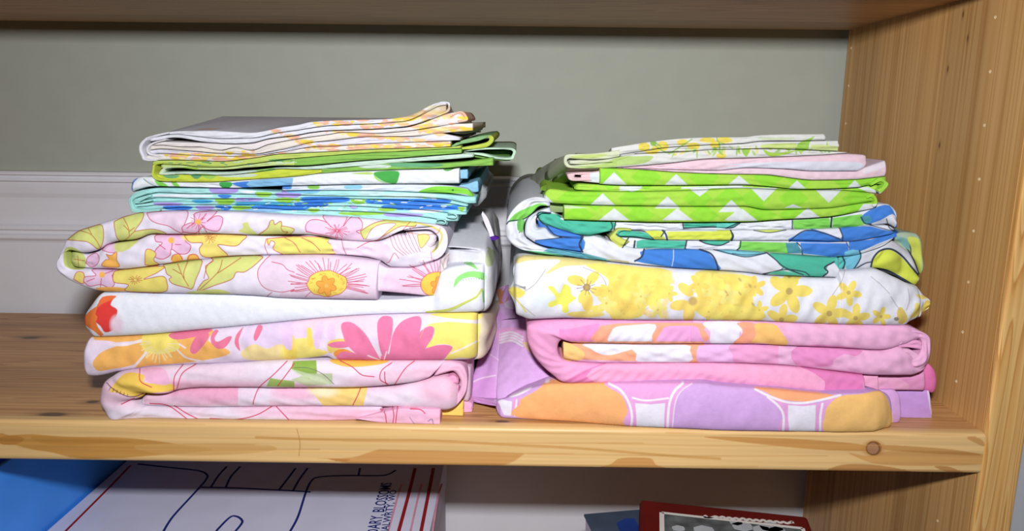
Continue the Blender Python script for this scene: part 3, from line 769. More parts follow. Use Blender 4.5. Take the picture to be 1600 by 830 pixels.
L7 = thing('folded_sheet', 'sheet with large orange, yellow and hot pink daisies, second from bottom of the left stack', 'folded sheet', (-45, 10, 4.4), LG)
top7 = cat(cr('E', 290, 185, 300, 190, 600, 178, 1000, 142, 1400, 104, 1577, 86), cr('F', 300, 66, 560, 48, 900, 38, 1270, 30))
bot7 = cat(cr('E', 255, 440, 300, 443, 440, 415, 560, 395, 800, 372, 1100, 362, 1300, 350, 1577, 337), cr('F', 170, 330, 300, 318, 350, 338, 600, 343, 900, 341, 1200, 338, 1270, 335))
fold(L7, cat(cr('E', 228, 270, 245, 215, 270, 190), top7[1:]), cat(cr('E', 228, 380, 245, 425, 262, 442), bot7[1:]), paint_L7, (240, 224, 244), 1.25, .55, 21, (5, 22), x=(135.5, 746.5), wr=.09)
fold(L7, np.array([(740, 491, 1.8), (752, 488, 2.5), (764, 484, 6), (779, 470, 14)]), np.array([(740, 562, 1.8), (752, 558, 2.5), (764, 535, 6), (775, 500, 14)]), paint_L7, (240, 224, 200), 1.6, .3, 3, (0, 0), par=True, wr=.15)

# ---------------------------------------------------------------- plain white sheet with a red flower at its left end  (L6)
def paint_L6(p):
    p.fill(cr('C', 300, 690, 350, 640, 410, 635, 385, 690, 430, 725, 410, 800, 405, 850, 350, 870, 320, 830, 280, 790, 290, 730), (238, 70, 66), 3)
    p.fill(cr('C', 330, 640, 420, 632, 400, 655, 340, 680, 300, 705), (244, 120, 70), 3)
    p.fill(cr('C', 205, 790, 240, 740, 300, 700, 285, 760, 300, 830, 330, 900, 240, 830), (250, 134, 66), 3)
    p.fill(cr('E', 200, 95, 250, 40, 300, 60, 290, 110, 340, 180, 300, 170), (250, 134, 66), 3)
    p.dot(*cr('C', 425, 820)[0], 10, (246, 222, 238), 14, soft=.6)
    p.fill(cr('D', 1115, 580, 1130, 520, 1190, 480, 1260, 472, 1320, 490, 1318, 530, 1240, 512, 1170, 525, 1135, 560), (150, 226, 128), 5)
    for k in range(9): p.line(cr('D', 1160+k*17, 524-k*1.5+abs(4-k)*1.5, 1163+k*17, 532-k*1.5+abs(4-k)*1.5), (110, 170, 110), 1)
    p.fill(cr('D', 1160, 405, 1210, 405, 1240, 425, 1250, 450, 1200, 430), (150, 218, 130), 4)
    p.fill(cr('D', 1200, 395, 1240, 420, 1275, 460, 1250, 455, 1215, 425), (150, 218, 130), 4)
    p.line(cr('D', 940, 738, 1080, 722, 1180, 680, 1260, 640, 1300, 590), (214, 222, 110), 3.4)
    p.line(cr('D', 1000, 736, 1100, 728, 1270, 640), (200, 214, 110), 1.4)
    p.line(cr('D', 1305, 600, 1312, 670), (150, 214, 130), 3)
    p.fill(cr('D', 1320, 390, 1340, 330, 1380, 350, 1370, 430, 1330, 440), (186, 200, 140), 4, .8)
    p.line(cr('D', 1340, 320, 1380, 350), (190, 200, 150), 3)

L6 = thing('folded_sheet', 'thick white sheet with a red flower at one end, third from bottom of left stack', 'folded sheet', (-45, 10, 7.4), LG)
t6 = cat(cr('C', 205, 780, 260, 700, 350, 607, 430, 606, 700, 613, 1000, 616, 1200, 620, 1400, 633, 1577, 643), cr('D', 300, 650, 620, 655, 900, 640, 980, 600, 1040, 470, 1120, 435, 1200, 425, 1300, 420))
b6 = cat(cr('E', 205, 95, 250, 150, 300, 190), top7[2:], px(760, 484))
fold(L6, t6, b6, paint_L6, (240, 244, 255), 1.25, .5, 21, (10, 14), x=(129.5, 757), wr=.025)
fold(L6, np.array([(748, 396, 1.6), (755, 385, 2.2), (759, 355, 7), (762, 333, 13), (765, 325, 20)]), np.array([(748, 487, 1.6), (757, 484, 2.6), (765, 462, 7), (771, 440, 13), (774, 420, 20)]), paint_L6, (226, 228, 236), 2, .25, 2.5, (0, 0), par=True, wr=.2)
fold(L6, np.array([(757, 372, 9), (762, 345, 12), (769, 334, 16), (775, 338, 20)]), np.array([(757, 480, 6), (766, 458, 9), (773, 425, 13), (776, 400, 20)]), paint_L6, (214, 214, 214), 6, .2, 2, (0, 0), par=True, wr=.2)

# a hanging care ribbon of the white sheet, purple edged
fold(L6, px(754, 330, 762, 340, 768, 355, 773, 370), px(752, 336, 757, 350, 763, 364, 766, 374), None, (232, 228, 240), 5.5, .2, .4, (0, 0), par=True, name='ribbon_tie')
fold(L6, px(763, 371, 772, 369, 779, 371), px(764, 375, 772, 376, 779, 374), None, (90, 40, 150), 5.3, .3, .5, (0, 0), par=True, name='ribbon_end', label='dark purple ribbon end')

# ---------------------------------------------------------------- white sheet with outlined pink blossoms and yellow-green leaves  (L5)
def paint_L5(p):
    yg = (220, 226, 138); ye = (246, 228, 128); og = (252, 190, 96); pk = (238, 214, 236); pl = (230, 212, 234)
    # leaves at the left curl
    p.leaf(cr('C', 105, 268, 180, 212, 250, 188, 325, 172, 340, 240, 330, 300, 305, 330, 240, 285, 170, 275), yg, VEIN, 1.1, (cr('C', 175, 205, 250, 230, 290, 270, 318, 320), cr('C', 240, 195, 262, 232)))
    p.leaf(cr('C', 408, 150, 480, 118, 590, 92, 590, 140, 545, 205, 520, 255, 470, 282, 430, 262, 412, 200), yg, VEIN, 1.1, (cr('C', 470, 130, 500, 190, 508, 260), cr('C', 540, 190, 505, 215), cr('C', 470, 175, 498, 205)))
    p.leaf(cr('C', 540, 215, 640, 200, 700, 208, 745, 232, 640, 235, 560, 262, 430, 290, 480, 270), yg, VEIN, 1.0)
    p.fill(cr('C', 90, 330, 150, 320, 220, 380, 210, 460, 90, 440), (206, 216, 130), 4); p.line(cr('C', 172, 370, 178, 440), VEIN, 1); p.line(cr('C', 150, 395, 215, 405), VEIN, 1)
    # top band blossoms
    p.leaf(cr('C', 620, 95, 700, 85, 880, 80, 860, 180, 850, 225, 800, 205, 760, 180, 680, 160, 640, 135), pk, RED, 1.1)
    p.leaf(cr('C', 855, 220, 850, 185, 900, 160, 930, 155, 930, 100, 1000, 85, 1075, 85, 1010, 150, 1065, 115, 1110, 125, 1105, 175, 1080, 212, 1020, 205, 980, 185, 940, 225), (240, 200, 232), RED, 1.2, (cr('C', 955, 170, 960, 235), cr('C', 975, 170, 1010, 220), cr('C', 975, 140, 1005, 100), cr('C', 930, 155, 880, 195)))
    p.rays(*cr('C', 952, 153)[0], 5, 14, 12, 0, 2*pi, RED, .8, 1)
    p.dot(*cr('C', 953, 153)[0], 4.4, og)
    p.leaf(cr('C', 1215, 215, 1245, 190, 1240, 165, 1275, 155, 1290, 190, 1345, 238, 1290, 235), yg, None)
    p.leaf(cr('C', 1340, 240, 1400, 195, 1420, 150, 1440, 142, 1450, 170, 1490, 150, 1500, 210, 1530, 215, 1500, 242), yg, VEIN, 1.2)
    p.leaf(cat(cr('C', 1540, 243, 1577, 200), cr('D', 0, 180, 10, 215, 40, 218, 20, 235, 0, 243)), yg, VEIN, 1)
    p.leaf(cr('D', 160, 215, 155, 180, 180, 145, 230, 138, 290, 155, 320, 185, 270, 110, 420, 108, 400, 180, 440, 130, 480, 118, 520, 150, 520, 200, 485, 215, 530, 240, 520, 270, 400, 262, 250, 235), (238, 204, 232), RED, 1.2)
    p.rays(*cr('D', 360, 210)[0], 2, 20, 18, 0, 2*pi, RED, .9, .7)
    p.leaf(cr('D', 510, 215, 580, 170, 660, 145, 800, 140, 870, 150, 860, 185, 780, 180, 700, 220, 610, 272, 540, 268), yg, VEIN, 1.1)
    p.leaf(cr('D', 545, 265, 590, 195, 660, 165, 740, 165, 690, 210, 620, 270), (244, 240, 250), VEIN, 1)
    p.line(cr('D', 660, 135, 740, 150, 830, 160, 900, 165, 1000, 195, 1040, 240, 1020, 300, 980, 350), (220, 212, 120), 3.2); p.line(cr('D', 840, 145, 760, 225, 620, 272), VEIN, 1)
    p.line(cr('D', 790, 215, 870, 230, 1000, 230, 1030, 190), (196, 120, 70), 1); p.leaf(cr('D', 880, 240, 930, 232, 960, 250, 930, 300, 900, 320), yg, VEIN, .8)
    for k in range(7): p.line(cr('D', 700+k*22, 240-k*8, 730+k*25, 320-k*3, 790+k*18, 370-k*4), RED, .9)
    p.line(cr('D', 968, 350, 975, 400), RED, .9)
    # middle band
    p.leaf(cr('C', 330, 335, 360, 300, 430, 290, 425, 345, 380, 352), (238, 200, 232), RED, 1)
    p.leaf(cr('C', 225, 420, 240, 380, 290, 355, 312, 390, 295, 430, 260, 445), (238, 200, 232), RED, 1)
    p.leaf(cr('C', 355, 362, 390, 370, 425, 345, 425, 400, 440, 445, 330, 440, 350, 400, 375, 395), og, VEIN, .9)
    p.fill(cr('C', 418, 290, 560, 268, 540, 300, 480, 340, 420, 345), yg, 3)
    p.leaf(cr('C', 670, 250, 700, 235, 870, 235, 870, 275, 905, 310, 885, 355, 830, 360, 780, 330, 770, 370, 720, 395, 668, 375, 680, 330, 720, 290, 680, 280), (240, 198, 230), RED, 1.2, (cr('C', 785, 290, 780, 330), cr('C', 700, 300, 740, 330), cr('C', 805, 300, 840, 300)))
    p.dot(*cr('C', 778, 272)[0], 4.8, og)
    p.leaf(cr('C', 862, 240, 1240, 235, 1235, 280, 1190, 310, 1085, 300, 1100, 325, 1145, 375, 1050, 385, 980, 375, 960, 330, 980, 290, 900, 285), ye, VEIN, 1.2)
    p.rays(*cr('C', 1030, 255)[0], 2, 12, 12, 0, 2*pi, VEIN, .9, .8)
    p.leaf(cr('C', 608, 430, 612, 340, 645, 332, 680, 360, 665, 400, 700, 430, 660, 438), (238, 224, 120), RED, 1)
    p.dot(*cr('C', 815, 392)[0], 9.5, (250, 190, 90), 7); p.dot(*cr('C', 918, 388)[0], 9.5, (250, 190, 90), 7)
    p.line(cr('C', 780, 400, 790, 370, 830, 362, 852, 400), RED, 1); p.line(cr('C', 885, 395, 900, 368, 940, 366, 960, 395), RED, 1)
    p.leaf(cat(cr('C', 1400, 262, 1577, 245), cr('D', 0, 245, 240, 250, 312, 264, 300, 285, 335, 310, 330, 335, 352, 358, 200, 362, 0, 365), cr('C', 1500, 362, 1440, 330, 1450, 290, 1425, 275, 1410, 305)), (234, 228, 124), RED, 1.1, (cr('D', 20, 255, 80, 290, 120, 350), cr('D', 130, 255, 200, 290, 250, 340)), 3)
    p.line(cr('C', 1395, 262, 1385, 310, 1405, 362), RED, 1.1)
    p.fill(cr('D', 330, 262, 620, 275, 720, 340, 700, 410, 620, 400, 420, 368, 352, 358, 320, 300), (238, 216, 236), 4)
    p.line(cr('D', 388, 265, 400, 320, 418, 362), RED, 1.1); p.line(cr('D', 490, 322, 560, 285, 620, 275), RED, 1.1)
    p.line(cr('D', 760, 390, 730, 355, 700, 410, 680, 418), RED, 1)
    # bottom band
    p.leaf(cr('C', 145, 525, 165, 480, 205, 480, 215, 510, 205, 555), ye, RED, 1)
    p.leaf(cr('C', 210, 540, 220, 510, 290, 500, 270, 460, 430, 460, 395, 500, 410, 555, 380, 580, 320, 560, 250, 570), (238, 204, 234), RED, 1.1, (cr('C', 325, 520, 320, 575), cr('C', 280, 520, 230, 540), cr('C', 345, 490, 400, 470)))
    p.dot(*cr('C', 330, 495)[0], 4.6, og)
    p.fill(cr('C', 290, 580, 400, 575, 490, 585, 480, 604, 330, 600), og, 3)
    p.leaf(cr('C', 400, 500, 440, 465, 720, 440, 690, 480, 600, 525, 720, 505, 750, 545, 740, 605, 600, 608, 480, 600, 500, 560, 410, 545), (240, 224, 120), VEIN, 1.1)
    p.rays(*cr('C', 545, 530)[0], 3, 11, 12, 0, 2*pi, VEIN, .9, .7)
    p.leaf(cr('C', 738, 450, 745, 425, 960, 395, 968, 450, 940, 520, 915, 585, 880, 580, 790, 555, 765, 525, 780, 510, 750, 490), yg, VEIN, 1.2, (cr('C', 820, 425, 850, 500, 890, 570), cr('C', 885, 410, 860, 480, 862, 520), cr('C', 790, 460, 840, 490)))
    p.leaf(cr('C', 1000, 440, 1050, 405, 1060, 380, 1350, 372, 1345, 410, 1260, 475, 1200, 480, 1170, 525, 1060, 565, 950, 602, 985, 540, 1020, 520, 1005, 480), yg, VEIN, 1.2, (cr('C', 1110, 400, 1080, 480, 960, 595), cr('C', 1230, 385, 1150, 440, 1080, 485)))
    p.line(cr('C', 1050, 400, 1010, 440, 990, 520), VEIN, 1.1)
    p.leaf(cr('C', 900, 605, 1060, 590, 1130, 600, 1150, 620, 900, 618), yg, None)
    p.fill(cat(cr('C', 1375, 410, 1440, 372, 1577, 365), cr('D', 200, 364, 480, 372, 640, 410, 700, 470, 640, 655, 300, 650, 0, 640), cr('C', 1500, 600, 1400, 585, 1345, 520, 1345, 450)), (236, 216, 236), 4)
    p.line(cat(cr('C', 1420, 370, 1378, 410, 1340, 470, 1350, 540, 1400, 590, 1500, 608, 1577, 590), cr('D', 60, 605, 160, 585)), RED, 1.1)
    p.line(cr('C', 1430, 412, 1500, 430, 1530, 462, 1577, 480), RED, 1.1); p.line(cr('C', 1400, 635, 1430, 610), RED, 1.1)
    cx, cy = cr('D', 297, 555)[0]
    p.rays(cx, cy, 30, 68, 26, pi*1.02, pi*1.98, RED, 1.0, .62); p.rays(cx, cy, 32, 70, 7, -.15, .5, RED, 1.0, .5); p.rays(cx, cy, 32, 62, 6, pi*.75, pi*1.05, RED, 1., .5)
    r = random.Random(3); th = np.linspace(0, 2*pi, 22, endpoint=False)
    bl = np.array([(cx+cos(a)*(31+r.uniform(-1.5, 2)), cy+sin(a)*(20+r.uniform(-1.5, 1.5))) for a in th])
    p.leaf(bl, (244, 220, 104), RED, 1)
    for k in range(26): a = r.uniform(0, 6.28); p.line([(cx+cos(a)*27, cy+sin(a)*17), (cx+cos(a+.12)*24, cy+sin(a+.12)*15)], (220, 160, 70), .9)
    p.flower(*cr('D', 290, 568)[0], 15, 6, (252, 178, 80), (252, 200, 110), (222, 110, 60), .3, .3, .2)
    # step flap
    p.fill(cr('D', 635, 600, 690, 462, 1050, 410, 1050, 440, 985, 632), (236, 208, 232), 0)
    cx, cy = cr('D', 1010, 560)[0]
    p.rays(cx, cy, 24, 62, 14, pi*.95, pi*1.6, RED, 1.0, .75)
    p.leaf(np.array([(cx+cos(a)*26, cy+sin(a)*20) for a in np.linspace(0, 6.28, 16)[:-1]]), (248, 206, 90), RED, 1)
    p.flower(cx+4, cy+2, 14, 6, (252, 170, 80), None, (222, 110, 60), .3, .3)

L5 = thing('folded_sheet', 'white sheet with red-outlined pink blossoms and yellow-green leaves, under the turquoise pillowcases', 'folded sheet', (-45, 10, 9.6), LG)
PB5 = (238, 232, 248)
A5 = cat(cr('D', 1040, 178), cr('D', 900, 160), cr('D', 700, 140), cr('D', 400, 118), cr('D', 0, 100), cr('C', 1200, 85), cr('C', 900, 80), cr('C', 700, 82), cr('C', 560, 95), cr('C', 420, 130), cr('C', 300, 168), cr('C', 180, 208), cr('C', 105, 268), cr('C', 75, 340), cr('C', 48, 420), cr('C', 50, 470), cr('C', 110, 520), cr('C', 220, 570), cr('C', 350, 602), cr('C', 560, 610), cr('C', 900, 617), cr('C', 1200, 622), cr('C', 1400, 634), cr('D', 0, 643), cr('D', 300, 650), cr('D', 628, 656))
B5 = cat(cr('D', 830, 165), cr('D', 760, 212), cr('D', 620, 275), cr('D', 400, 270), cr('D', 190, 235), cr('C', 1250, 237), cr('C', 1050, 228), cr('C', 800, 235), cr('C', 660, 230), cr('C', 560, 265), cr('C', 420, 282), cr('C', 310, 335), cr('C', 220, 352), cr('C', 150, 330), cr('C', 112, 330), cr('C', 105, 400), cr('C', 130, 450), cr('C', 215, 452), cr('C', 330, 458), cr('C', 480, 460), cr('C', 800, 418), cr('C', 1100, 382), cr('C', 1400, 368), cr('D', 0, 366), cr('D', 300, 364), cr('D', 640, 402))
fold(L5, A5, B5, paint_L5, PB5, 1.2, .7, 21, (10, 4), par=True, wr=.09)
fold(L5, cat(cr('C', 100, 350, 160, 345, 230, 360, 310, 340, 380, 296, 560, 268, 660, 232, 800, 236, 1050, 229, 1250, 238, 1577, 246), cr('D', 190, 236, 300, 263, 450, 272, 620, 276, 760, 232, 880, 235, 1000, 300)),
     cat(cr('C', 100, 440, 215, 450, 330, 456, 480, 459, 700, 431, 950, 401, 1200, 374, 1400, 367), cr('D', 0, 365, 300, 363, 520, 376, 640, 402, 720, 445, 820, 448, 1000, 408)), paint_L5, PB5, 1.25, .6, 20, (26, 16), wr=.08)
# right end roll
fold(L5, cat(cr('D', 800, 150), cr('D', 920, 160), cr('D', 1030, 178), cr('D', 1072, 220), cr('D', 1080, 290), cr('D', 1060, 350), cr('D', 1020, 390), cr('D', 960, 412), cr('D', 860, 440)),
     cat(cr('D', 790, 212), cr('D', 880, 205), cr('D', 960, 205), cr('D', 1010, 245), cr('D', 1015, 290), cr('D', 1000, 330), cr('D', 960, 350), cr('D', 900, 340), cr('D', 800, 290)), paint_L5, (240, 228, 244), 1.0, .55, 18, (6, 20), par=True)
fold(L5, cr('D', 800, 225, 880, 215, 960, 215, 1005, 245), cr('D', 860, 300, 890, 320, 940, 335, 995, 300), paint_L5, (238, 226, 242), 1.1, .4, 6, (6, 6), par=True)
# step flap that ends in a cut edge at the right
fold(L5, cr('D', 600, 402, 700, 450, 820, 450, 960, 418, 1050, 385, 1085, 340), cr('D', 600, 600, 640, 603, 800, 617, 985, 633, 1010, 570, 1045, 440), paint_L5, (236, 208, 232), 1.0, .28, 20, (0, 5), name='hem', x=(590, 688), wr=.06)
fold(L5, np.array([(686, 408, 1.4), (698, 396, 2.5), (726, 368, 7), (754, 338, 13)]), np.array([(683, 460, 1.4), (696, 412, 2.6), (735, 385, 7), (757, 352, 13)]), None, (232, 214, 214), 2, .3, 1.2, (0, 0), par=True, wr=.15)

# ---------------------------------------------------------------- turquoise pillowcases  (L4)
aq = (176, 236, 234); bl = (66, 134, 226); vi = (178, 160, 232); gr = (158, 214, 84)
def stripes(p, segs):
    for (x0, x1, y, h, c) in segs:
        p.fill(px(x0, y-h/2, (x0+x1)/2, y-h/2-1, x1, y-h/2+.5, x1-4, y+h/2, (x0+x1)/2, y+h/2+1, x0+5, y+h/2), c, 3)

def paint_L4(p):
    r = random.Random(12)
    stripes(p, [(327, 372, 298, 7, vi), (375, 400, 300, 3, (240, 240, 250)), (398, 425, 304, 6, gr), (430, 470, 305, 6, vi), (364, 410, 312, 4, vi), (340, 362, 307, 4, bl), (430, 470, 313, 5, gr),
                (336, 366, 315, 7, gr), (300, 332, 315, 4, (80, 180, 226)), (370, 455, 320, 7, (80, 180, 226)), (240, 285, 319, 4, vi), (255, 300, 325, 5, bl), (305, 335, 325, 5, vi), (336, 362, 325, 6, bl),
                (362, 393, 325, 5, gr), (395, 480, 325, 6, bl), (440, 470, 303, 10, vi), (440, 455, 313, 7, gr), (470, 545, 312, 7, bl), (548, 572, 315, 6, gr), (575, 700, 315, 7, bl), (600, 720, 324, 7, bl),
                (715, 727, 327, 6, gr), (460, 512, 320, 6, bl), (480, 500, 329, 4, gr), (545, 560, 324, 4, vi), (590, 620, 328, 3, gr), (530, 600, 334, 3, gr), (600, 660, 336, 4, vi), (640, 690, 330, 3, (240, 246, 250)),
                (240, 330, 306, 3, (236, 244, 252)), (380, 440, 329, 3, (150, 200, 240)), (600, 680, 306, 6, (206, 236, 230)), (560, 600, 302, 6, (200, 232, 236)), (445, 500, 298, 6, (130, 200, 240))])
    for k in range(70):
        x = r.uniform(330, 700); y = r.uniform(310, 332)
        p.line([(x, y), (x+r.uniform(2, 9), y+r.uniform(-1.5, 1.5))], r.choice([(240, 248, 255), gr, (120, 200, 240), (240, 248, 255)]), 1.3)

GAIN = 0.68  # from here up the left stack, dimmer flash exposure is painted into the cloth
L4 = thing('folded_pillowcase', 'turquoise, blue and lime print pillowcases folded thin, fourth layer down in the left stack', 'folded pillowcase', (-46, 10, 12.9), LG)
t4 = [px(203, 306, 215, 299, 225, 296, 249, 293.5, 297, 294, 364, 295, 440, 299, 500, 298, 545, 298, 585, 298.5, 650, 301, 700, 304, 735, 307),
      px(206, 311, 225, 306, 249, 301, 300, 303, 345, 303, 400, 304, 460, 305, 500, 306, 560, 307, 640, 308, 700, 312, 729, 318),
      px(208, 316, 225, 313, 249, 309, 321, 311, 400, 311, 460, 312, 540, 311, 600, 312, 660, 315, 700, 318, 729, 323),
      px(208, 320, 225, 318, 249, 315, 321, 315.5, 400, 316, 460, 317, 540, 317, 600, 319, 660, 322, 700, 325, 726, 331),
      px(207, 324, 225, 323, 249, 320, 321, 320, 400, 320, 460, 322, 540, 322, 600, 325, 660, 328, 700, 333, 713, 336),
      px(207, 327, 225, 327, 297, 324, 369, 324.5, 420, 326, 460, 328, 540, 330, 600, 333, 660, 339, 700, 346),
      px(209, 332, 230, 332, 297, 328.5, 369, 329.5, 440, 334, 536, 338.5, 609, 345, 660, 350, 693, 352)]
for i in range(6):
    e = (203, 744) if i == 0 else (205+i, (731, 729, 729, 716, 699)[i-1])
    fold(L4, t4[i], t4[i+1], paint_L4, aq, 1.3+.12*((i*7) % 3), .55, 20, (5, 5), x=e, wr=.05)
for (x, y, a) in ((709, 338, 3.6), (692, 347, 3.6)):
    c_ = np.array([(x-10, y-4), (x-2, y-4.5), (x+4, y-3), (x+5.5, y+1), (x+2, y+4), (x-6, y+3.6), (x-12, y+2)], float)
    i_ = np.array([(x-10, y-2), (x-2, y-2.6), (x+2, y-1.4), (x+3, y+.5), (x+1, y+2), (x-6, y+1.4), (x-11, y)], float)
    fold(L4, c_, i_, None, (190, 240, 236), 1.0, .4, 8, (2, 2), par=True)
# outer wrap at the left end
fold(L4, cr('A', 620, 650, 560, 672, 520, 690, 500, 715, 512, 760, 528, 795, 600, 796, 700, 790), cr('A', 640, 672, 590, 690, 548, 706, 530, 722, 535, 745, 550, 768, 610, 776, 700, 774), None, (170, 232, 226), 1.1, .4, 18, (3, 3), par=True)
fold(L4, cr('A', 640, 680, 580, 705, 540, 735, 580, 730, 640, 712), cr('A', 650, 695, 600, 715, 560, 738, 590, 738, 650, 725), None, (176, 236, 230), 1.1, .4, 10, (2, 2), par=True)

# ---------------------------------------------------------------- white pillowcase with blue and green leaves  (L3)
def paint_L3(p):
    p.fill(cr('A', 1090, 605, 1160, 600, 1175, 615, 1150, 640, 1110, 638), (70, 176, 84), 4)
    p.fill(cr('A', 1180, 605, 1300, 595, 1300, 630, 1260, 640, 1190, 620), (76, 136, 228), 4)
    p.fill(cat(cr('A', 1290, 590, 1570, 572), cr('B', 75, 570, 65, 622), cr('A', 1500, 632, 1300, 640)), (140, 196, 236), 2)
    p.fill(cr('A', 670, 590, 720, 600, 760, 630, 700, 625), (130, 214, 90), 4); p.fill(cr('A', 780, 600, 810, 602, 835, 632, 800, 628), (140, 220, 90), 4)
    p.fill(cr('B', 595, 545, 640, 530, 755, 530, 758, 575, 740, 610, 690, 605, 640, 585), (80, 178, 84), 4)
    p.fill(cr('B', 595, 550, 640, 590, 690, 606, 650, 600, 610, 580), (160, 226, 80), 4)
    p.fill(cr('B', 450, 545, 560, 552, 600, 545, 560, 535), (190, 220, 120), 3)
    p.fill(cr('B', 1050, 515, 1140, 500, 1080, 530), (110, 180, 90), 3)
    p.fill(cr('B', 890, 665, 970, 632, 1080, 628, 1200, 645, 1245, 680, 1240, 720, 1200, 680, 1050, 672), (140, 222, 76), 4)
    p.dot(*cr('B', 1110, 652)[0], 1.6, (60, 130, 70))
    for (a, b, c) in ((410, 515, (150, 210, 236)), (170, 240, (150, 214, 100)), (0, 60, (90, 150, 230)), (540, 640, (236, 240, 252))):
        p.fill(cr('B', a, 622, b, 620, b, 645, a+10, 645), c, 2)
    p.line(cr('A', 600, 580, 640, 610, 690, 630), (110, 140, 150), 1.2)
    p.line(cr('A', 560, 570, 528, 610, 522, 660), (90, 140, 226), 2.2)

GAIN = 0.64
L3 = thing('folded_pillowcase', 'white pillowcase with blue and deep green leaves, third layer down in the left stack', 'folded pillowcase', (-46, 10, 14.6), LG)
g4 = px(238, 281, 246, 283.5, 297, 285, 321, 285, 393, 280.5, 460, 276, 500, 271, 536, 268.5, 633, 265, 705, 263.5, 720, 262, 770, 260)
h1 = px(206, 301, 215, 297, 235, 292, 246, 291.5, 297, 292.8, 364, 294, 440, 291, 500, 289.5, 560, 288.2, 640, 287.6, 719, 287)
fold(L3, cat(px(205, 284, 212, 279, 225, 275.5, 240, 276, 250, 283.8), g4[2:]), h1, paint_L3, (240, 246, 252), 1.35, .55, 20, (8, 2), x=(205.5, 718))
fold(L3, cat(px(440, 291.4, 500, 290, 560, 288.6, 640, 288), cr('B', 1000, 617, 1200, 640, 1250, 690)), cat(px(440, 298, 500, 297.5, 585, 298, 650, 300.5), cr('B', 1070, 672, 1200, 690, 1250, 700)), paint_L3, (226, 236, 250), 1.5, .5, 19, (5, 12), x=(440, 741))
fold(L3, cr('B', 1150, 512, 1205, 508), cr('B', 1150, 580, 1212, 580), None, (150, 204, 236), 2.2, .3, 16, (0, 2), x=(717, 731))
fold(L3, cr('B', 1130, 622, 1200, 612, 1270, 590, 1282, 640), cr('B', 1130, 628, 1200, 650, 1250, 668, 1282, 662), None, (150, 204, 236), 2.2, .4, 16, (0, 3), x=(712, 748))
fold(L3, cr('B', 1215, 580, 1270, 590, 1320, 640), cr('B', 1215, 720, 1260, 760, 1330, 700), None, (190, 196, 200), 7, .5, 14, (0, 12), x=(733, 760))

# ---------------------------------------------------------------- green pillowcases  (L2)
lm = (208, 222, 76); dg = (142, 196, 92); mt = (206, 230, 216)
def paint_L2(p):
    r = random.Random(5)
    stripes(p, [(300, 330, 274, 3, (160, 206, 100)), (285, 310, 264, 4, (170, 210, 90)), (395, 430, 265, 4, (150, 206, 110)), (255, 280, 276, 4, (120, 180, 130)), (298, 315, 276, 5, (100, 170, 120)),
                (316, 338, 276, 5, (160, 210, 100)), (340, 400, 274, 4, (206, 226, 210)), (610, 690, 258, 5, (110, 176, 130)), (560, 610, 260, 4, (214, 232, 222)), (420, 460, 251, 3, (110, 170, 100))])
    for k in range(40):
        x = r.uniform(250, 460); y = 255+r.uniform(-3, 4)
        p.line([(x, y), (x+r.uniform(3, 12), y+r.uniform(-.8, .8))], r.choice([(96, 160, 110), (190, 216, 90), (214, 232, 216)]), 1.3)

GAIN = 0.64
L2 = thing('folded_pillowcase', 'moss green pillowcases with loops sticking out, second layer down in the left stack', 'folded pillowcase', (-45, 10, 15.8), LG)
e_bot = px(226, 251.5, 240, 251, 273, 250.3, 345, 252.3, 393, 247.5, 440, 240.5, 488, 238.5, 585, 233.5, 640, 232, 704, 229.5, 722, 227)
g1 = px(240, 259, 249, 257, 282, 258, 309, 261, 345, 261.5, 393, 256.5, 440, 250, 500, 244.5, 585, 238.5, 633, 236.5, 690, 233, 722, 232)
g2 = px(250, 263, 282, 263, 309, 265.5, 345, 265.5, 393, 262, 440, 259, 464, 259.3, 560, 251.5, 633, 246.5, 722, 239.5)
g2b = px(246, 268, 252, 269, 300, 268, 345, 269, 393, 266, 440, 261.5, 464, 261, 560, 252.3, 633, 247, 724, 240)
g3 = px(246, 272, 300, 273, 345, 274, 393, 270, 440, 264, 488, 265.2, 536, 262, 633, 254, 700, 249.5, 742, 246)
fold(L2, e_bot, g1, paint_L2, (196, 216, 110), 1.3, .5, 20, (4, 4), x=(238, 720))
fold(L2, g1, g2, paint_L2, (206, 228, 150), 1.4, .5, 20, (6, 0), x=(250, 462))
fold(L2, g1, g2, paint_L2, dg, 1.15, .5, 20, (0, 0), x=(461, 721), name='hem')
fold(L2, g2b, g3, paint_L2, mt, 1.3, .5, 20, (5, 6), x=(248, 740))
fold(L2, g3, g4, paint_L2, lm, 1.4, .5, 20, (5, 3), x=(243, 504))
fold(L2, cat(px(504, 264, 536, 262, 633, 254), cr('B', 1000, 478, 1150, 470, 1370, 440)), cat(px(504, 271, 536, 268.5, 633, 265), cr('B', 1050, 512, 1200, 500, 1370, 495)), paint_L2, dg, 1.2, .5, 19, (0, 5), x=(503, 771), name='hem')
fold(L2, cr('A', 720, 470, 664, 482, 655, 520, 652, 560, 690, 592, 800, 600), cr('A', 720, 482, 680, 492, 672, 520, 672, 550, 705, 575, 800, 588), None, (208, 222, 84), 1.1, .4, 18, (2, 2), par=True)
fold(L2, cr('A', 780, 500, 730, 505, 705, 530, 700, 550, 740, 555, 800, 552), cr('A', 780, 510, 735, 515, 718, 532, 715, 542, 745, 546, 800, 544), None, (216, 232, 200), 1.2, .4, 12, (2, 2), par=True)
# loop 1 at the right
fold(L2, cr('B', 1095, 365, 1150, 335, 1220, 315, 1300, 298, 1355, 292), cr('B', 1100, 378, 1160, 358, 1230, 345, 1290, 330, 1362, 300), None, (140, 186, 130), 2.2, .5, 15, (3, 3), par=True)
fold(L2, cr('B', 1362, 296, 1378, 315, 1370, 345, 1330, 375, 1240, 388, 1100, 392), cr('B', 1330, 306, 1345, 322, 1330, 340, 1290, 352, 1220, 365, 1100, 385), None, (196, 214, 90), 1.9, .5, 15, (3, 3), par=True)
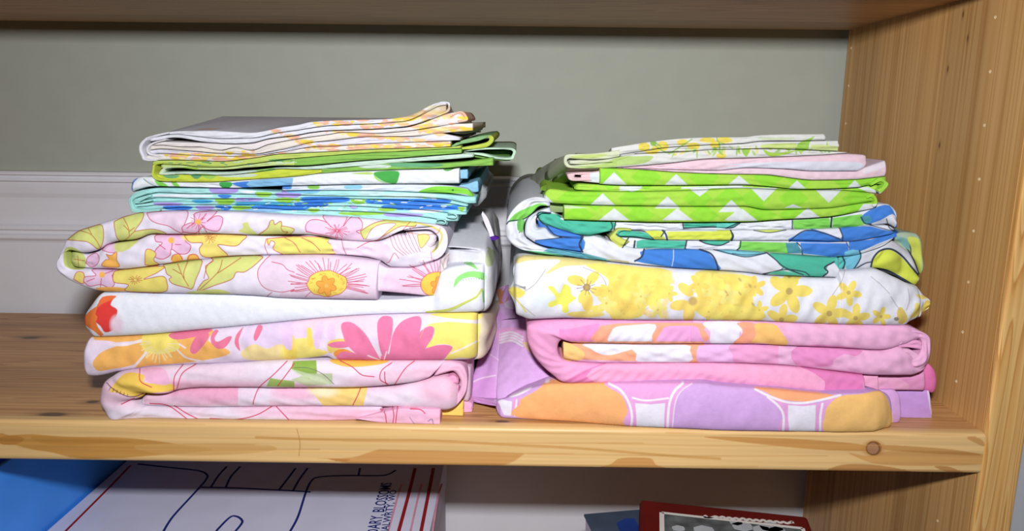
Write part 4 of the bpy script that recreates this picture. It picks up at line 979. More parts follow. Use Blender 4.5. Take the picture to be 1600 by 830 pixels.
# loop 2 at the right: open pocket with a pale rim
fold(L2, cr('B', 1180, 398, 1300, 378, 1400, 376, 1490, 378, 1522, 398, 1512, 435, 1495, 455, 1400, 452, 1290, 430, 1180, 412), cr('B', 1180, 404, 1300, 392, 1400, 390, 1475, 392, 1498, 404, 1492, 425, 1475, 440, 1400, 436, 1290, 412, 1180, 406), None, (200, 232, 206), 2.0, .5, 13, (3, 3), par=True)
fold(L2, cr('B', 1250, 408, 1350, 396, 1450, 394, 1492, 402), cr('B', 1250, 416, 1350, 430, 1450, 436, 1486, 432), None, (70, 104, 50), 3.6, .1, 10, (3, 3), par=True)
fold(L2, cr('B', 1250, 425, 1350, 442, 1440, 455, 1490, 452), cr('B', 1250, 440, 1350, 455, 1440, 465, 1480, 462), None, (120, 166, 84), 2.3, .5, 13, (3, 6), par=True)

# ---------------------------------------------------------------- white and peach pillowcases  (L1)
pe = (250, 196, 170); yl = (252, 222, 92)
def paint_L1(p):
    r = random.Random(8)
    S = []
    for (x0, x1, y0, y1) in ((250, 345, 241, 247), (350, 440, 238, 250), (440, 480, 200, 240), (480, 620, 188, 196), (600, 720, 178, 188), (560, 720, 195, 204), (500, 700, 205, 226), (640, 735, 205, 210),
                             (260, 460, 246, 251), (470, 700, 228, 233), (420, 520, 205, 240), (540, 705, 226, 232)):
        n = int((x1-x0)/6)
        for k in range(n):
            x = r.uniform(x0, x1); y = y0+(y1-y0)*((x-x0)/(x1-x0) if y1-y0 > 15 else r.random())
            S.append((x, x+r.uniform(7, 24), y+r.uniform(-1.5, 1.5), r.uniform(2, 5), r.choice([pe, yl, yl, (252, 236, 170), pe, (250, 214, 160)])))
    stripes(p, S)
    # faded bouquet on the top face
    for k in range(60):
        x = r.uniform(480, 700); y = r.uniform(164, 184)
        p.dot(x, y, r.uniform(8, 20), r.choice([(226, 190, 120), (214, 160, 130), (200, 170, 120), (230, 214, 150)]), r.uniform(2, 4), soft=.7, a=.6)
    p.dot(393, 180, 22, (232, 190, 130), 4, soft=.6, a=.8); p.dot(318, 197, 18, (236, 180, 140), 5, soft=.6, a=.8)

GAIN = 0.6
L1 = thing('folded_pillowcase', 'white pillowcases with peach and yellow blossoms, topmost of the left stack', 'folded pillowcase', (-45, 10, 17), LG)
W1 = (240, 242, 252)
c0 = px(222, 220, 228, 215, 237, 212, 273, 205, 333, 204, 393, 207, 440, 198.5, 464, 195, 488, 190, 536, 187.5, 597, 186, 633, 182, 650, 176, 671, 165, 688, 159.5, 701, 160)
a_mid = px(228, 220, 240, 215, 273, 210, 311, 214, 345, 217, 393, 216, 440, 207, 460, 204.5, 488, 200, 512, 197, 594, 193, 633, 189.5, 650, 184, 671, 173, 686, 166, 700, 164)
a_bot = px(228, 222, 245, 220, 273, 215.5, 326, 223, 367, 225, 393, 223.5, 420, 217, 460, 212, 488, 207, 512, 204.5, 594, 201.5, 633, 198, 657, 192, 681, 182, 702, 172)
fold(L1, c0, a_mid, paint_L1, W1, 1.4, .5, 19, (5, 0), x=(224, 697), flatz=19.45, toprows=14)
fold(L1, a_mid, a_bot, paint_L1, W1, 1.35, .5, 18, (8, 0), x=(232, 697), flatz=19.0)
fold(L1, cr('B', 960, 112, 1030, 78, 1080, 80, 1094, 98, 1088, 140, 1040, 165, 960, 195), cr('B', 970, 125, 1030, 92, 1070, 92, 1078, 105, 1070, 130, 1030, 148, 950, 178), paint_L1, W1, 1.35, .4, 9, (0, 0), par=True, flatz=19.2)
b_top = px(232, 224, 245, 221, 285, 222, 326, 223.5, 367, 225.5, 393, 224, 420, 217.5, 460, 212.5, 488, 207.5, 512, 205, 594, 202, 633, 199, 657, 193, 681, 184, 700, 177, 719, 174, 728, 178)
b_bot = px(232, 228, 250, 227, 285, 230, 310, 230, 345, 235, 367, 231, 393, 235, 420, 226, 460, 218, 512, 210.5, 536, 207, 585, 208.5, 640, 204.5, 681, 198.5, 728, 191)
fold(L1, b_top, b_bot, paint_L1, (244, 238, 238), 1.5, .5, 18, (8, 8), x=(236, 729), flatz=18.6)
fold(L1, cr('B', 1090, 165, 1140, 142, 1175, 142, 1200, 165, 1208, 200, 1150, 214), cr('B', 1095, 180, 1140, 158, 1165, 155, 1182, 175, 1180, 192, 1140, 198), paint_L1, (250, 206, 180), 1.25, .4, 8, (0, 0), par=True)
c_bot = px(228, 236, 250, 233, 285, 235, 345, 240, 393, 241, 440, 234, 464, 228.5, 488, 222.5, 512, 220.5, 585, 213.5, 640, 213.5, 690, 208.5, 722, 206, 740, 204.5)
c_top = cat(b_bot[:-2], cr('B', 1000, 243, 1120, 222, 1245, 216))
fold(L1, c_top, c_bot, paint_L1, (246, 240, 230), 1.35, .5, 18, (8, 2), x=(232, 739))
d_bot = px(228, 243, 250, 240, 285, 242, 345, 244.5, 393, 243.5, 440, 237.5, 488, 230, 512, 229, 585, 224.5, 640, 222.5, 690, 221, 718, 219.5)
fold(L1, cat(c_bot[:-3], cr('B', 900, 300, 1000, 272, 1060, 285, 1170, 312)), d_bot, paint_L1, (236, 236, 250), 1.5, .5, 18, (6, 4), x=(228, 719))
fold(L1, d_bot, e_bot, paint_L1, (246, 240, 236), 1.3, .5, 18, (6, 0), x=(226, 704), name='hem')
fold(L1, cr('B', 1100, 270, 1180, 262, 1240, 258), cr('B', 1100, 285, 1180, 290, 1235, 282), None, (226, 240, 240), 2.4, .4, 14, (0, 4), par=True)
fold(L1, cr('A', 760, 272, 680, 290, 612, 315, 575, 350, 567, 385, 580, 430, 598, 462, 680, 466), cr('A', 760, 290, 690, 306, 625, 328, 600, 355, 592, 388, 605, 425, 618, 445, 690, 450), None, (240, 240, 250), 1.15, .4, 18, (2, 2), par=True)
fold(L1, cr('A', 740, 318, 660, 340, 618, 368, 612, 400, 640, 430, 720, 438), cr('A', 740, 332, 670, 352, 640, 375, 634, 398, 655, 415, 720, 424), None, (244, 242, 248), 1.2, .4, 16, (2, 2), par=True)

# ---------------------------------------------------------------- right stack, bottom: purple and orange retro print  (R7)
pu = (216, 174, 232); orr = (255, 184, 122); mu = (236, 172, 226); tn = (250, 200, 124); wh = (240, 236, 250)
def paint_R7(p):
    p.fill(cr('K', 225, 0, 430, 0, 600, 360, 560, 420, 480, 470, 390, 520, 225, 525), (216, 172, 226), 0)
    p.fill(cr('K', 250, 60, 420, 60, 470, 150, 500, 250, 440, 200, 380, 140, 250, 150), (236, 172, 222), 3)
    for k in range(4): p.line(cr('K', 255, 95+18*k, 330, 80+18*k, 400, 110+20*k), (234, 226, 240), 3)
    p.fill(cr('K', 400, 150, 440, 150, 490, 230, 450, 215), (240, 200, 170), 3)
    p.fill(cr('K', 45, 515, 60, 415, 225, 360, 225, 550), (220, 164, 226), 0)
    p.line(cr('K', 60, 412, 130, 380, 225, 360), (240, 214, 240), 2.2); p.line(cr('K', 150, 200, 200, 230, 245, 260), (236, 200, 236), 1.6)
    p.fill(cr('K', 230, 545, 330, 545, 345, 640, 280, 640), wh, 0); p.fill(cr('K', 335, 530, 395, 515, 375, 645, 325, 640), mu, 0)
    p.line(cr('K', 362, 535, 350, 640), (244, 234, 246), 3)
    p.fill(cr('K', 600, 370, 540, 430, 470, 480, 395, 522, 380, 560, 375, 650, 1085, 690, 1080, 580, 1050, 500, 980, 415, 900, 395), orr, 4)
    p.fill(cr('K', 950, 400, 1520, 400, 1440, 450, 1380, 560, 1370, 710, 1070, 690, 1085, 580, 1045, 490), mu, 4)
    p.line(cr('K', 225, 522, 330, 515, 440, 465, 520, 410, 590, 360), (246, 240, 250), 3.2)
    p.line(cr('K', 960, 412, 1040, 460, 1090, 540, 1110, 620, 1105, 690), (246, 240, 250), 3.6)
    p.line(cr('K', 1440, 410, 1380, 470, 1350, 560, 1340, 700), (246, 240, 250), 4)
    p.line(cr('K', 1115, 505, 1170, 520, 1230, 522, 1345, 508), (246, 240, 250), 3)
    p.fill(cr('K', 1130, 540, 1230, 548, 1325, 540, 1320, 620, 1318, 710, 1140, 700, 1138, 620), wh, 0)
    p.fill(cat(cr('K', 1577, 400, 1470, 425, 1410, 500, 1385, 600, 1380, 710), cr('L', 0, 720, 400, 722, 420, 640, 390, 560, 330, 500, 240, 445, 100, 425, 0, 415)), pu, 4)
    p.line(cr('K', 1500, 412, 1430, 460, 1390, 540, 1372, 700), (242, 220, 246), 2)
    p.fill(cr('L', 240, 440, 400, 445, 780, 490, 700, 520, 540, 530, 400, 510, 300, 460), (253, 178, 130), 4)
    p.fill(cr('L', 260, 450, 400, 520, 540, 550, 700, 530, 800, 490, 720, 560, 690, 650, 690, 725, 400, 722, 425, 640, 400, 570, 330, 500), mu, 3)
    p.fill(cr('L', 462, 552, 560, 560, 642, 552, 640, 640, 636, 722, 470, 722, 462, 640), wh, 0)
    p.fill(cr('L', 700, 725, 700, 620, 720, 560, 800, 495, 940, 480, 1060, 462, 1120, 550, 1125, 700, 900, 735), tn, 4)
    p.line(cr('L', 250, 450, 330, 490, 440, 530, 540, 540, 650, 525, 800, 488), (246, 240, 250), 3.6)
    p.line(cr('L', 330, 500, 400, 560, 432, 620, 430, 718), (246, 240, 250), 3.6)
    p.line(cr('L', 685, 545, 672, 620, 670, 720), (246, 240, 250), 3.6)
    p.fill(cr('L', 1180, 460, 1370, 458, 1395, 640, 1280, 655, 1200, 640), (212, 166, 236), 0)
    p.line(cr('L', 1370, 462, 1385, 560, 1392, 632, 1330, 640, 1285, 652), (240, 224, 250), 3)

GAIN = 0.76
R7 = thing('folded_sheet', 'purple and orange retro print sheet with white bands, lowest in the right stack', 'folded sheet', (-20, 10, 0), RG)
n3 = px(879, 596, 937, 598, 1045, 597.5, 1100, 598, 1120, 601, 1216, 608, 1289, 614, 1346, 617)
tR7 = cat(px(774, 627, 800, 618, 830, 606, 860, 599), n3[1:-1], px(1346, 613, 1372, 610, 1380, 612), cr('L', 1100, 480, 1125, 560))
bR7 = cat(px(776, 640, 780, 648, 786, 652.5), cr('K', 380, 640, 700, 657, 1100, 687, 1577, 709), cr('L', 0, 714, 300, 719, 600, 722, 800, 728, 1000, 722, 1080, 700, 1125, 690))
fold(R7, *on_shelf(tR7, bR7), paint_R7, pu, .95, .38, 22, (5, 14), x=(774.5, 1391), wr=.07)
fold(R7, np.array([(822, 498, 7.5), (830, 535, 4.6), (848, 575, 3.0), (874, 600, 2.5)]), np.array([(783, 500, 9), (779, 560, 4.8), (775.5, 605, 2.8), (776, 631, 2.3)]), paint_R7, (214, 176, 238), 2, .14, 6, (0, 0), par=True, wr=.12)
fold(R7, np.array([(792, 445, 17), (784, 500, 9.5), (780, 560, 5), (775, 632, 2.6)]), np.array([(785, 452, 17), (767, 505, 10.5), (745, 570, 6), (731.5, 622, 4)]), paint_R7, (220, 168, 230), 3, .2, 6, (0, 0), par=True, wr=.15)
fold(R7, np.array([(812, 442, 17), (818, 470, 13), (823, 500, 8.5)]), np.array([(776, 452, 18), (781, 480, 12), (786, 505, 9.5)]), lambda p: (p.dot(781, 463, 14, (226, 150, 110), 12), p.dot(800, 476, 12, (236, 214, 240), 7)), (216, 176, 226), 10, .2, 6, (0, 0), par=True, wr=.12)
fold(R7, np.array([(731.5, 619, 4.1), (745, 621, 3.4), (760, 624, 2.7), (775, 628, 1.9)]), np.array([(731.5, 626, 4.1), (745, 630, 3.4), (760, 633, 2.7), (775, 635, 1.9)]), paint_R7, (212, 160, 236), 3, .25, 12, (0, 0), par=True)
fold(R7, px(1375, 608, 1392, 608, 1402, 612, 1408, 632), px(1375, 664, 1392, 663, 1403, 660, 1408, 652), paint_R7, (230, 178, 236), 1.8, .3, 18, (0, 8), x=(1376, 1408))
fold(R7, cr('L', 1150, 458, 1370, 455, 1396, 640), cr('L', 1150, 630, 1250, 648, 1300, 656, 1396, 642), paint_R7, (212, 166, 236), 2.6, .2, 17, (0, 4), x=(1398, 1456))

# ---------------------------------------------------------------- pink sheet with orange and white shapes  (R6)
hp = (242, 158, 206); pk6 = (244, 184, 222)
def paint_R6(p):
    p.fill(cr('K', 640, 60, 700, 60, 900, 20, 890, 150, 750, 152, 690, 130, 640, 125), (244, 150, 206), 0)
    sal = (254, 172, 140)
    p.fill(cr('K', 890, 150, 895, 60, 930, 35, 1100, 20, 1577, 22, 1577, 60, 1560, 150), sal, 3)
    p.fill(cr('K', 968, 150, 975, 80, 1010, 45, 1100, 35, 1262, 30, 1240, 100, 1215, 152), wh, 3)
    p.fill(cr('K', 1285, 152, 1300, 80, 1330, 45, 1430, 38, 1530, 45, 1555, 100, 1560, 150), (240, 172, 222), 3)
    p.fill(cr('I', 1375, 735, 1370, 660, 1320, 605, 1400, 590, 1577, 598, 1560, 660, 1535, 735), wh, 3)
    p.fill(cat(cr('L', 0, 20, 130, 25, 165, 70, 150, 110, 110, 155, 0, 155), cr('I', 1540, 735, 1560, 640)), wh, 3)
    p.fill(cr('L', 130, 20, 250, 25, 255, 100, 230, 155, 105, 155, 160, 100, 165, 60), sal, 3)
    p.fill(cr('L', 250, 25, 370, 28, 420, 80, 455, 165, 235, 156, 255, 100), (250, 198, 120), 3)
    # middle layer
    p.fill(cr('K', 660, 140, 1577, 140, 1577, 280, 665, 255), (250, 176, 140), 0)
    p.fill(cr('K', 660, 140, 740, 170, 800, 210, 780, 260, 665, 255), (250, 204, 130), 3)
    p.fill(cr('K', 800, 155, 1100, 158, 1120, 185, 1060, 205, 970, 228, 900, 220, 840, 185), wh, 3)
    p.fill(cr('K', 1100, 180, 1130, 160, 1460, 162, 1485, 200, 1478, 275, 1160, 275, 1140, 220), wh, 3)
    p.fill(cat(cr('K', 1535, 180, 1577, 165), cr('L', 100, 162, 105, 220, 130, 280, 0, 276), cr('K', 1540, 275)), (240, 190, 236), 3)
    p.fill(cr('L', 95, 160, 400, 166, 400, 290, 130, 282, 105, 230), (240, 168, 214), 3)
    p.fill(cr('L', 400, 166, 530, 168, 520, 300, 400, 290), (242, 190, 228), 0)
    p.fill(cr('L', 525, 168, 920, 182, 905, 235, 830, 222, 760, 260, 730, 300, 510, 292), (238, 152, 206), 3)
    # lower layer
    p.fill(cr('K', 680, 395, 800, 330, 940, 280, 900, 360, 865, 405, 660, 402), (242, 140, 196), 3)
    p.fill(cat(cr('K', 870, 405, 950, 282, 1577, 280), cr('L', 0, 280, 540, 300, 620, 345, 700, 400, 720, 470, 0, 425)), (250, 176, 214), 3)
    p.fill(cr('L', 540, 300, 700, 320, 945, 350, 945, 420, 940, 485, 715, 470, 700, 400, 620, 340), (238, 138, 196), 3)

R6 = thing('folded_sheet', 'pink sheet with salmon and white shapes, second from bottom of the right stack', 'folded sheet', (-20, 10, 3.4), RG)
m5 = px(828, 499, 881, 496.5, 973, 499.5, 1160, 500.5, 1265, 505, 1409, 508)
A6 = cat(cr('K', 1500, 0), cr('K', 1200, 0), cr('K', 900, -3), cr('K', 700, -5), cr('K', 520, 2), cr('K', 440, 25), cr('K', 424, 70), cr('K', 432, 140), cr('K', 470, 225), cr('K', 530, 300), cr('K', 600, 360), cr('K', 665, 402), cr('K', 800, 407), cr('K', 1000, 407), cr('K', 1300, 405), cr('K', 1577, 405), cr('L', 200, 432), cr('L', 500, 458), cr('L', 750, 478), cr('L', 945, 487))
B6 = cat(cr('K', 1500, 153), cr('K', 1200, 155), cr('K', 900, 150), cr('K', 780, 148), cr('K', 720, 140), cr('K', 670, 122), cr('K', 640, 140), cr('K', 630, 180), cr('K', 640, 225), cr('K', 665, 250), cr('K', 700, 262), cr('K', 760, 270), cr('K', 900, 278), cr('K', 1000, 278), cr('K', 1300, 277), cr('K', 1577, 277), cr('L', 200, 283), cr('L', 500, 300), cr('L', 750, 330), cr('L', 945, 352))
fold(R6, A6, B6, paint_R6, (242, 168, 212), 1.15, .62, 21, (0, 3), par=True, wr=.1)
fold(R6, cat(cr('K', 1480, 0, 1577, 0), cr('L', 0, 0, 400, 10, 800, 24, 1200, 28, 1300, 60, 1378, 110)), cat(cr('K', 1480, 154, 1577, 154), cr('L', 0, 154, 220, 155, 450, 165, 800, 180, 1050, 192, 1200, 160, 1300, 125, 1378, 120)), paint_R6, pk6, 1.15, .62, 21, (0, 22), wr=.1)
fold(R6, cat(cr('K', 660, 135, 720, 150, 780, 150, 1200, 156, 1577, 155), cr('L', 0, 155, 220, 156, 450, 166, 800, 181, 1050, 193, 1165, 165, 1280, 230, 1378, 270)),
     cat(cr('K', 663, 250, 760, 268, 900, 279, 1577, 276), cr('L', 0, 276, 400, 290, 700, 322, 1050, 356, 1240, 356, 1340, 322, 1378, 280)), paint_R6, pk6, 1.25, .6, 20, (3, 18), wr=.1)
# right end: the layer folds round
fold(R6, cr('L', 1150, 80, 1240, 60, 1320, 70, 1378, 110, 1384, 180, 1378, 240, 1345, 300, 1290, 330), cr('L', 1170, 170, 1240, 130, 1300, 120, 1325, 135, 1325, 175, 1310, 215, 1280, 240, 1230, 262), None, pk6, 1.0, .5, 18, (8, 8), par=True, wr=.12)
fold(R6, cr('L', 1170, 165, 1230, 140, 1290, 128, 1330, 140), cr('L', 1180, 178, 1240, 180, 1300, 190, 1330, 200), None, (240, 170, 212), 1.05, .4, 6, (4, 4), par=True)
fold(R6, cr('L', 1200, 185, 1250, 190, 1300, 215, 1335, 245), cr('L', 1130, 200, 1200, 230, 1270, 275, 1330, 300), None, (246, 190, 224), 1.0, .4, 8, (4, 4), par=True)
fold(R6, cr('L', 940, 352, 1046, 352), cr('L', 940, 470, 1046, 468), None, (250, 180, 214), 1.6, .3, 19, (0, 3), x=(1346, 1372))
fold(R6, cr('L', 1030, 358, 1240, 356, 1345, 330), cr('L', 1030, 455, 1200, 455, 1350, 458), lambda p: p.fill(cr('L', 1150, 345, 1360, 320, 1360, 470, 1240, 455, 1250, 420), (238, 160, 208), 3), (246, 178, 214), 2.1, .35, 18, (0, 6), x=(1368, 1445))
fold(R6, cr('L', 1330, 300, 1365, 280, 1400, 310, 1432, 400), cr('L', 1330, 450, 1390, 472, 1420, 440, 1434, 420), None, (240, 128, 188), 2.8, .35, 17, (0, 8), x=(1441, 1465))
fold(R6, n3[:-1]+(0, -2), n3[:-1]+(0, -.2), None, (240, 150, 200), 1.9, .3, 19, (4, 4))

# ---------------------------------------------------------------- white sheet with yellow blossoms  (R5)
def paint_R5(p):
    ye = (248, 232, 124); y2 = (252, 224, 116); gy = (170, 160, 140)
    p.dot(*cr('I', 300, 420)[0], 26, (226, 240, 246), 20, soft=.9, a=.6)
    p.fill(cr('I', 110, 215, 130, 170, 300, 160, 700, 205, 560, 225, 420, 235, 330, 275, 300, 280, 350, 235, 390, 190, 200, 195), (240, 222, 130), 4, .9)
    p.line(cr('I', 140, 410, 220, 360, 270, 300, 300, 255), gy, 1)
    for k in range(8): p.line(cr('I', 85+k*8, 400-k*4, 100+k*7, 350+k*3, 170, 385-k*3), (150, 150, 150), .8)
    p.fill(cr('I', 55, 390, 95, 365, 170, 400, 130, 440, 90, 420), (246, 232, 110), 3)
    p.line(cr('I', 75, 410, 130, 470, 175, 530), (236, 228, 130), 2.6); p.line(cr('I', 140, 480, 230, 555), (180, 170, 140), .9)
    p.fill(cr('I', 315, 370, 350, 365, 390, 410, 420, 350, 460, 370, 470, 420, 500, 440, 450, 480, 450, 530, 410, 530, 400, 480, 330, 500, 320, 470, 370, 440), (244, 242, 110), 4)
    for (x, y, r, a) in ((500, 325, 13, .2), (605, 310, 12, -.8), (570, 460, 15, 1.5), (650, 400, 13, .3), (540, 430, 10, 2)): p.dot(*cr('I', x, y)[0], r*1.1, y2, r*.62, a)
    p.dot(*cr('I', 568, 370)[0], 6, (190, 160, 100)); p.rays(*cr('I', 568, 370)[0], 4, 17, 11, 0, 2*pi, (130, 110, 110), .9, .9)
    p.dot(*cr('I', 640, 510)[0], 11, ye, 6); p.dot(*cr('I', 560, 545)[0], 30, (246, 228, 130), 5)
    p.line(cr('I', 545, 240, 640, 280, 680, 320, 695, 360), gy, .9)
    # big washes
    r = random.Random(9)
    for (poly) in (cr('I', 700, 215, 900, 235, 1100, 260, 1110, 350, 1100, 430, 1050, 445, 1020, 500, 960, 490, 920, 560, 780, 578, 720, 560, 690, 440, 710, 330, 640, 270, 560, 225),
                   cat(cr('I', 1270, 280, 1350, 260, 1577, 280), cr('J', 0, 275, 225, 300, 235, 400, 240, 480, 280, 540, 280, 585, 0, 580), cr('I', 1420, 580, 1320, 560, 1240, 480, 1290, 420, 1280, 340))):
        p.fill(poly, (250, 232, 124), 4)
    for k in range(46):
        x, y = r.choice([(r.uniform(950, 1045), r.uniform(425, 492)), (r.uniform(1092, 1172), r.uniform(435, 496))])
        p.dot(x, y, r.uniform(6, 15), r.choice([(252, 222, 108), (252, 240, 120), (248, 214, 110), (252, 236, 140)]), r.uniform(4, 9), r.uniform(0, 3), soft=.6, a=.7)
    for k in range(15):                                     # petals at the rim and inside the washes
        x, y = r.choice([(948, 452), (952, 478), (1042, 440), (1046, 462), (1030, 482), (1092, 448), (1096, 470), (1112, 488), (1176, 452), (1184, 482), (1000, 460), (1140, 460), (1150, 482), (978, 440), (1120, 436)])
        p.flower(x+r.uniform(-5, 5), y+r.uniform(-4, 4), r.uniform(11, 17), 5, r.choice([(250, 230, 118), (252, 222, 112), (248, 236, 140)]), (232, 200, 112), None, r.uniform(0, 3), .27, .13)
    for k in range(26):
        x, y = r.choice([(r.uniform(955, 1030), r.uniform(430, 492)), (r.uniform(1100, 1178), r.uniform(428, 498))])
        p.dot(x, y, r.uniform(1.5, 5), (226, 196, 110), r.uniform(1, 2.4), r.uniform(0, 3), soft=.8, a=.5)
    for (x, y) in ((215, 360), (235, 480), (150, 410), (150, 320), (60, 400)): p.dot(*cr('J', x, y)[0], 3.8, (196, 172, 116), 1.6, .9, soft=.7, a=.8)
    for (x, y, r_, a) in ((1210, 385, 13, .7), (1170, 485, 14, -.15), (1230, 540, 15, 1.7), (1320, 470, 10, 0)): p.dot(*cr('I', x, y)[0], r_*1.1, (252, 224, 120), r_*.6, a)
    p.dot(*cr('I', 1255, 460)[0], 7, (206, 176, 110), soft=.5)
    for (x, y, r_, rt) in ((470, 395, 34, .3), (730, 540, 28, .25), (855, 405, 20, .5), (420, 580, 24, .2), (900, 570, 22, .1), (1065, 560, 15, .3), (470, 300, 18, .3)):
        p.flower(*cr('J', x, y)[0], r_, 5, (248, 226, 116), (206, 180, 110), None, rt+pi*1.1, .27, .16)
    p.fill(cr('J', 1170, 520, 1200, 500, 1240, 580, 1180, 605), (232, 206, 110), 3); p.dot(*cr('J', 1165, 575)[0], 4, (150, 150, 140), 3)
    for l in (cr('J', 830, 260, 810, 330, 750, 420), cr('J', 1000, 300, 1060, 350, 1120, 410), cr('J', 1130, 430, 1160, 480, 1190, 520), cr('J', 1240, 380, 1250, 450, 1230, 520)): p.line(l, (176, 166, 164), .9)
    p.fill(cr('J', 1290, 470, 1320, 490, 1310, 550, 1250, 570, 1280, 520), (248, 228, 120), 3)
    p.fill(cr('J', 1340, 480, 1370, 450, 1390, 490, 1350, 520, 1325, 540), (250, 226, 110), 3); p.fill(cr('J', 1290, 415, 1340, 425, 1370, 440, 1320, 445), (246, 228, 130), 3)

GAIN = 0.7  # upper right stack: dyes darkened to stand in for less flash light
R5 = thing('folded_sheet', 'white sheet with soft yellow blossoms, right on top of the pink sheet', 'folded sheet', (-20, 10, 7.6), RG)
W5 = (240, 242, 252)
m4 = cat(px(806, 402, 840, 400, 881, 402, 949, 409, 980, 412.5, 1057, 419.5, 1160, 425.5, 1204, 430.5, 1305, 434), px(1308, 422), cr('J', 860, 256, 1000, 246, 1150, 300, 1230, 340, 1300, 370, 1350, 440))
b5 = cat(cr('I', 105, 530, 150, 558, 200, 574), m5[1:], cr('J', 1240, 590, 1300, 565))
fold(R5, cat(cr('I', 62, 390, 95, 300, 100, 225, 130, 175, 170, 162), m4[2:-1]), cat(cr('I', 62, 400, 100, 480, 112, 540), b5[1:]), paint_R5, W5, 1.15, .5, 21, (8, 16), x=(794.5, 1438), wr=.14)
fold(R5, cr('J', 1230, 345, 1290, 365, 1340, 420, 1375, 445, 1392, 490), cr('J', 1240, 575, 1310, 562, 1322, 540, 1370, 512, 1392, 498), paint_R5, W5, 2.0, .45, 19, (0, 9), x=(1418, 1455), wr=.2)
fold(R5, cr('I', 100, 330, 90, 290, 88, 250, 96, 225), cr('I', 122, 330, 118, 290, 118, 250, 122, 225), None, (222, 228, 232), 1.6, .6, 12, (2, 2), par=True)

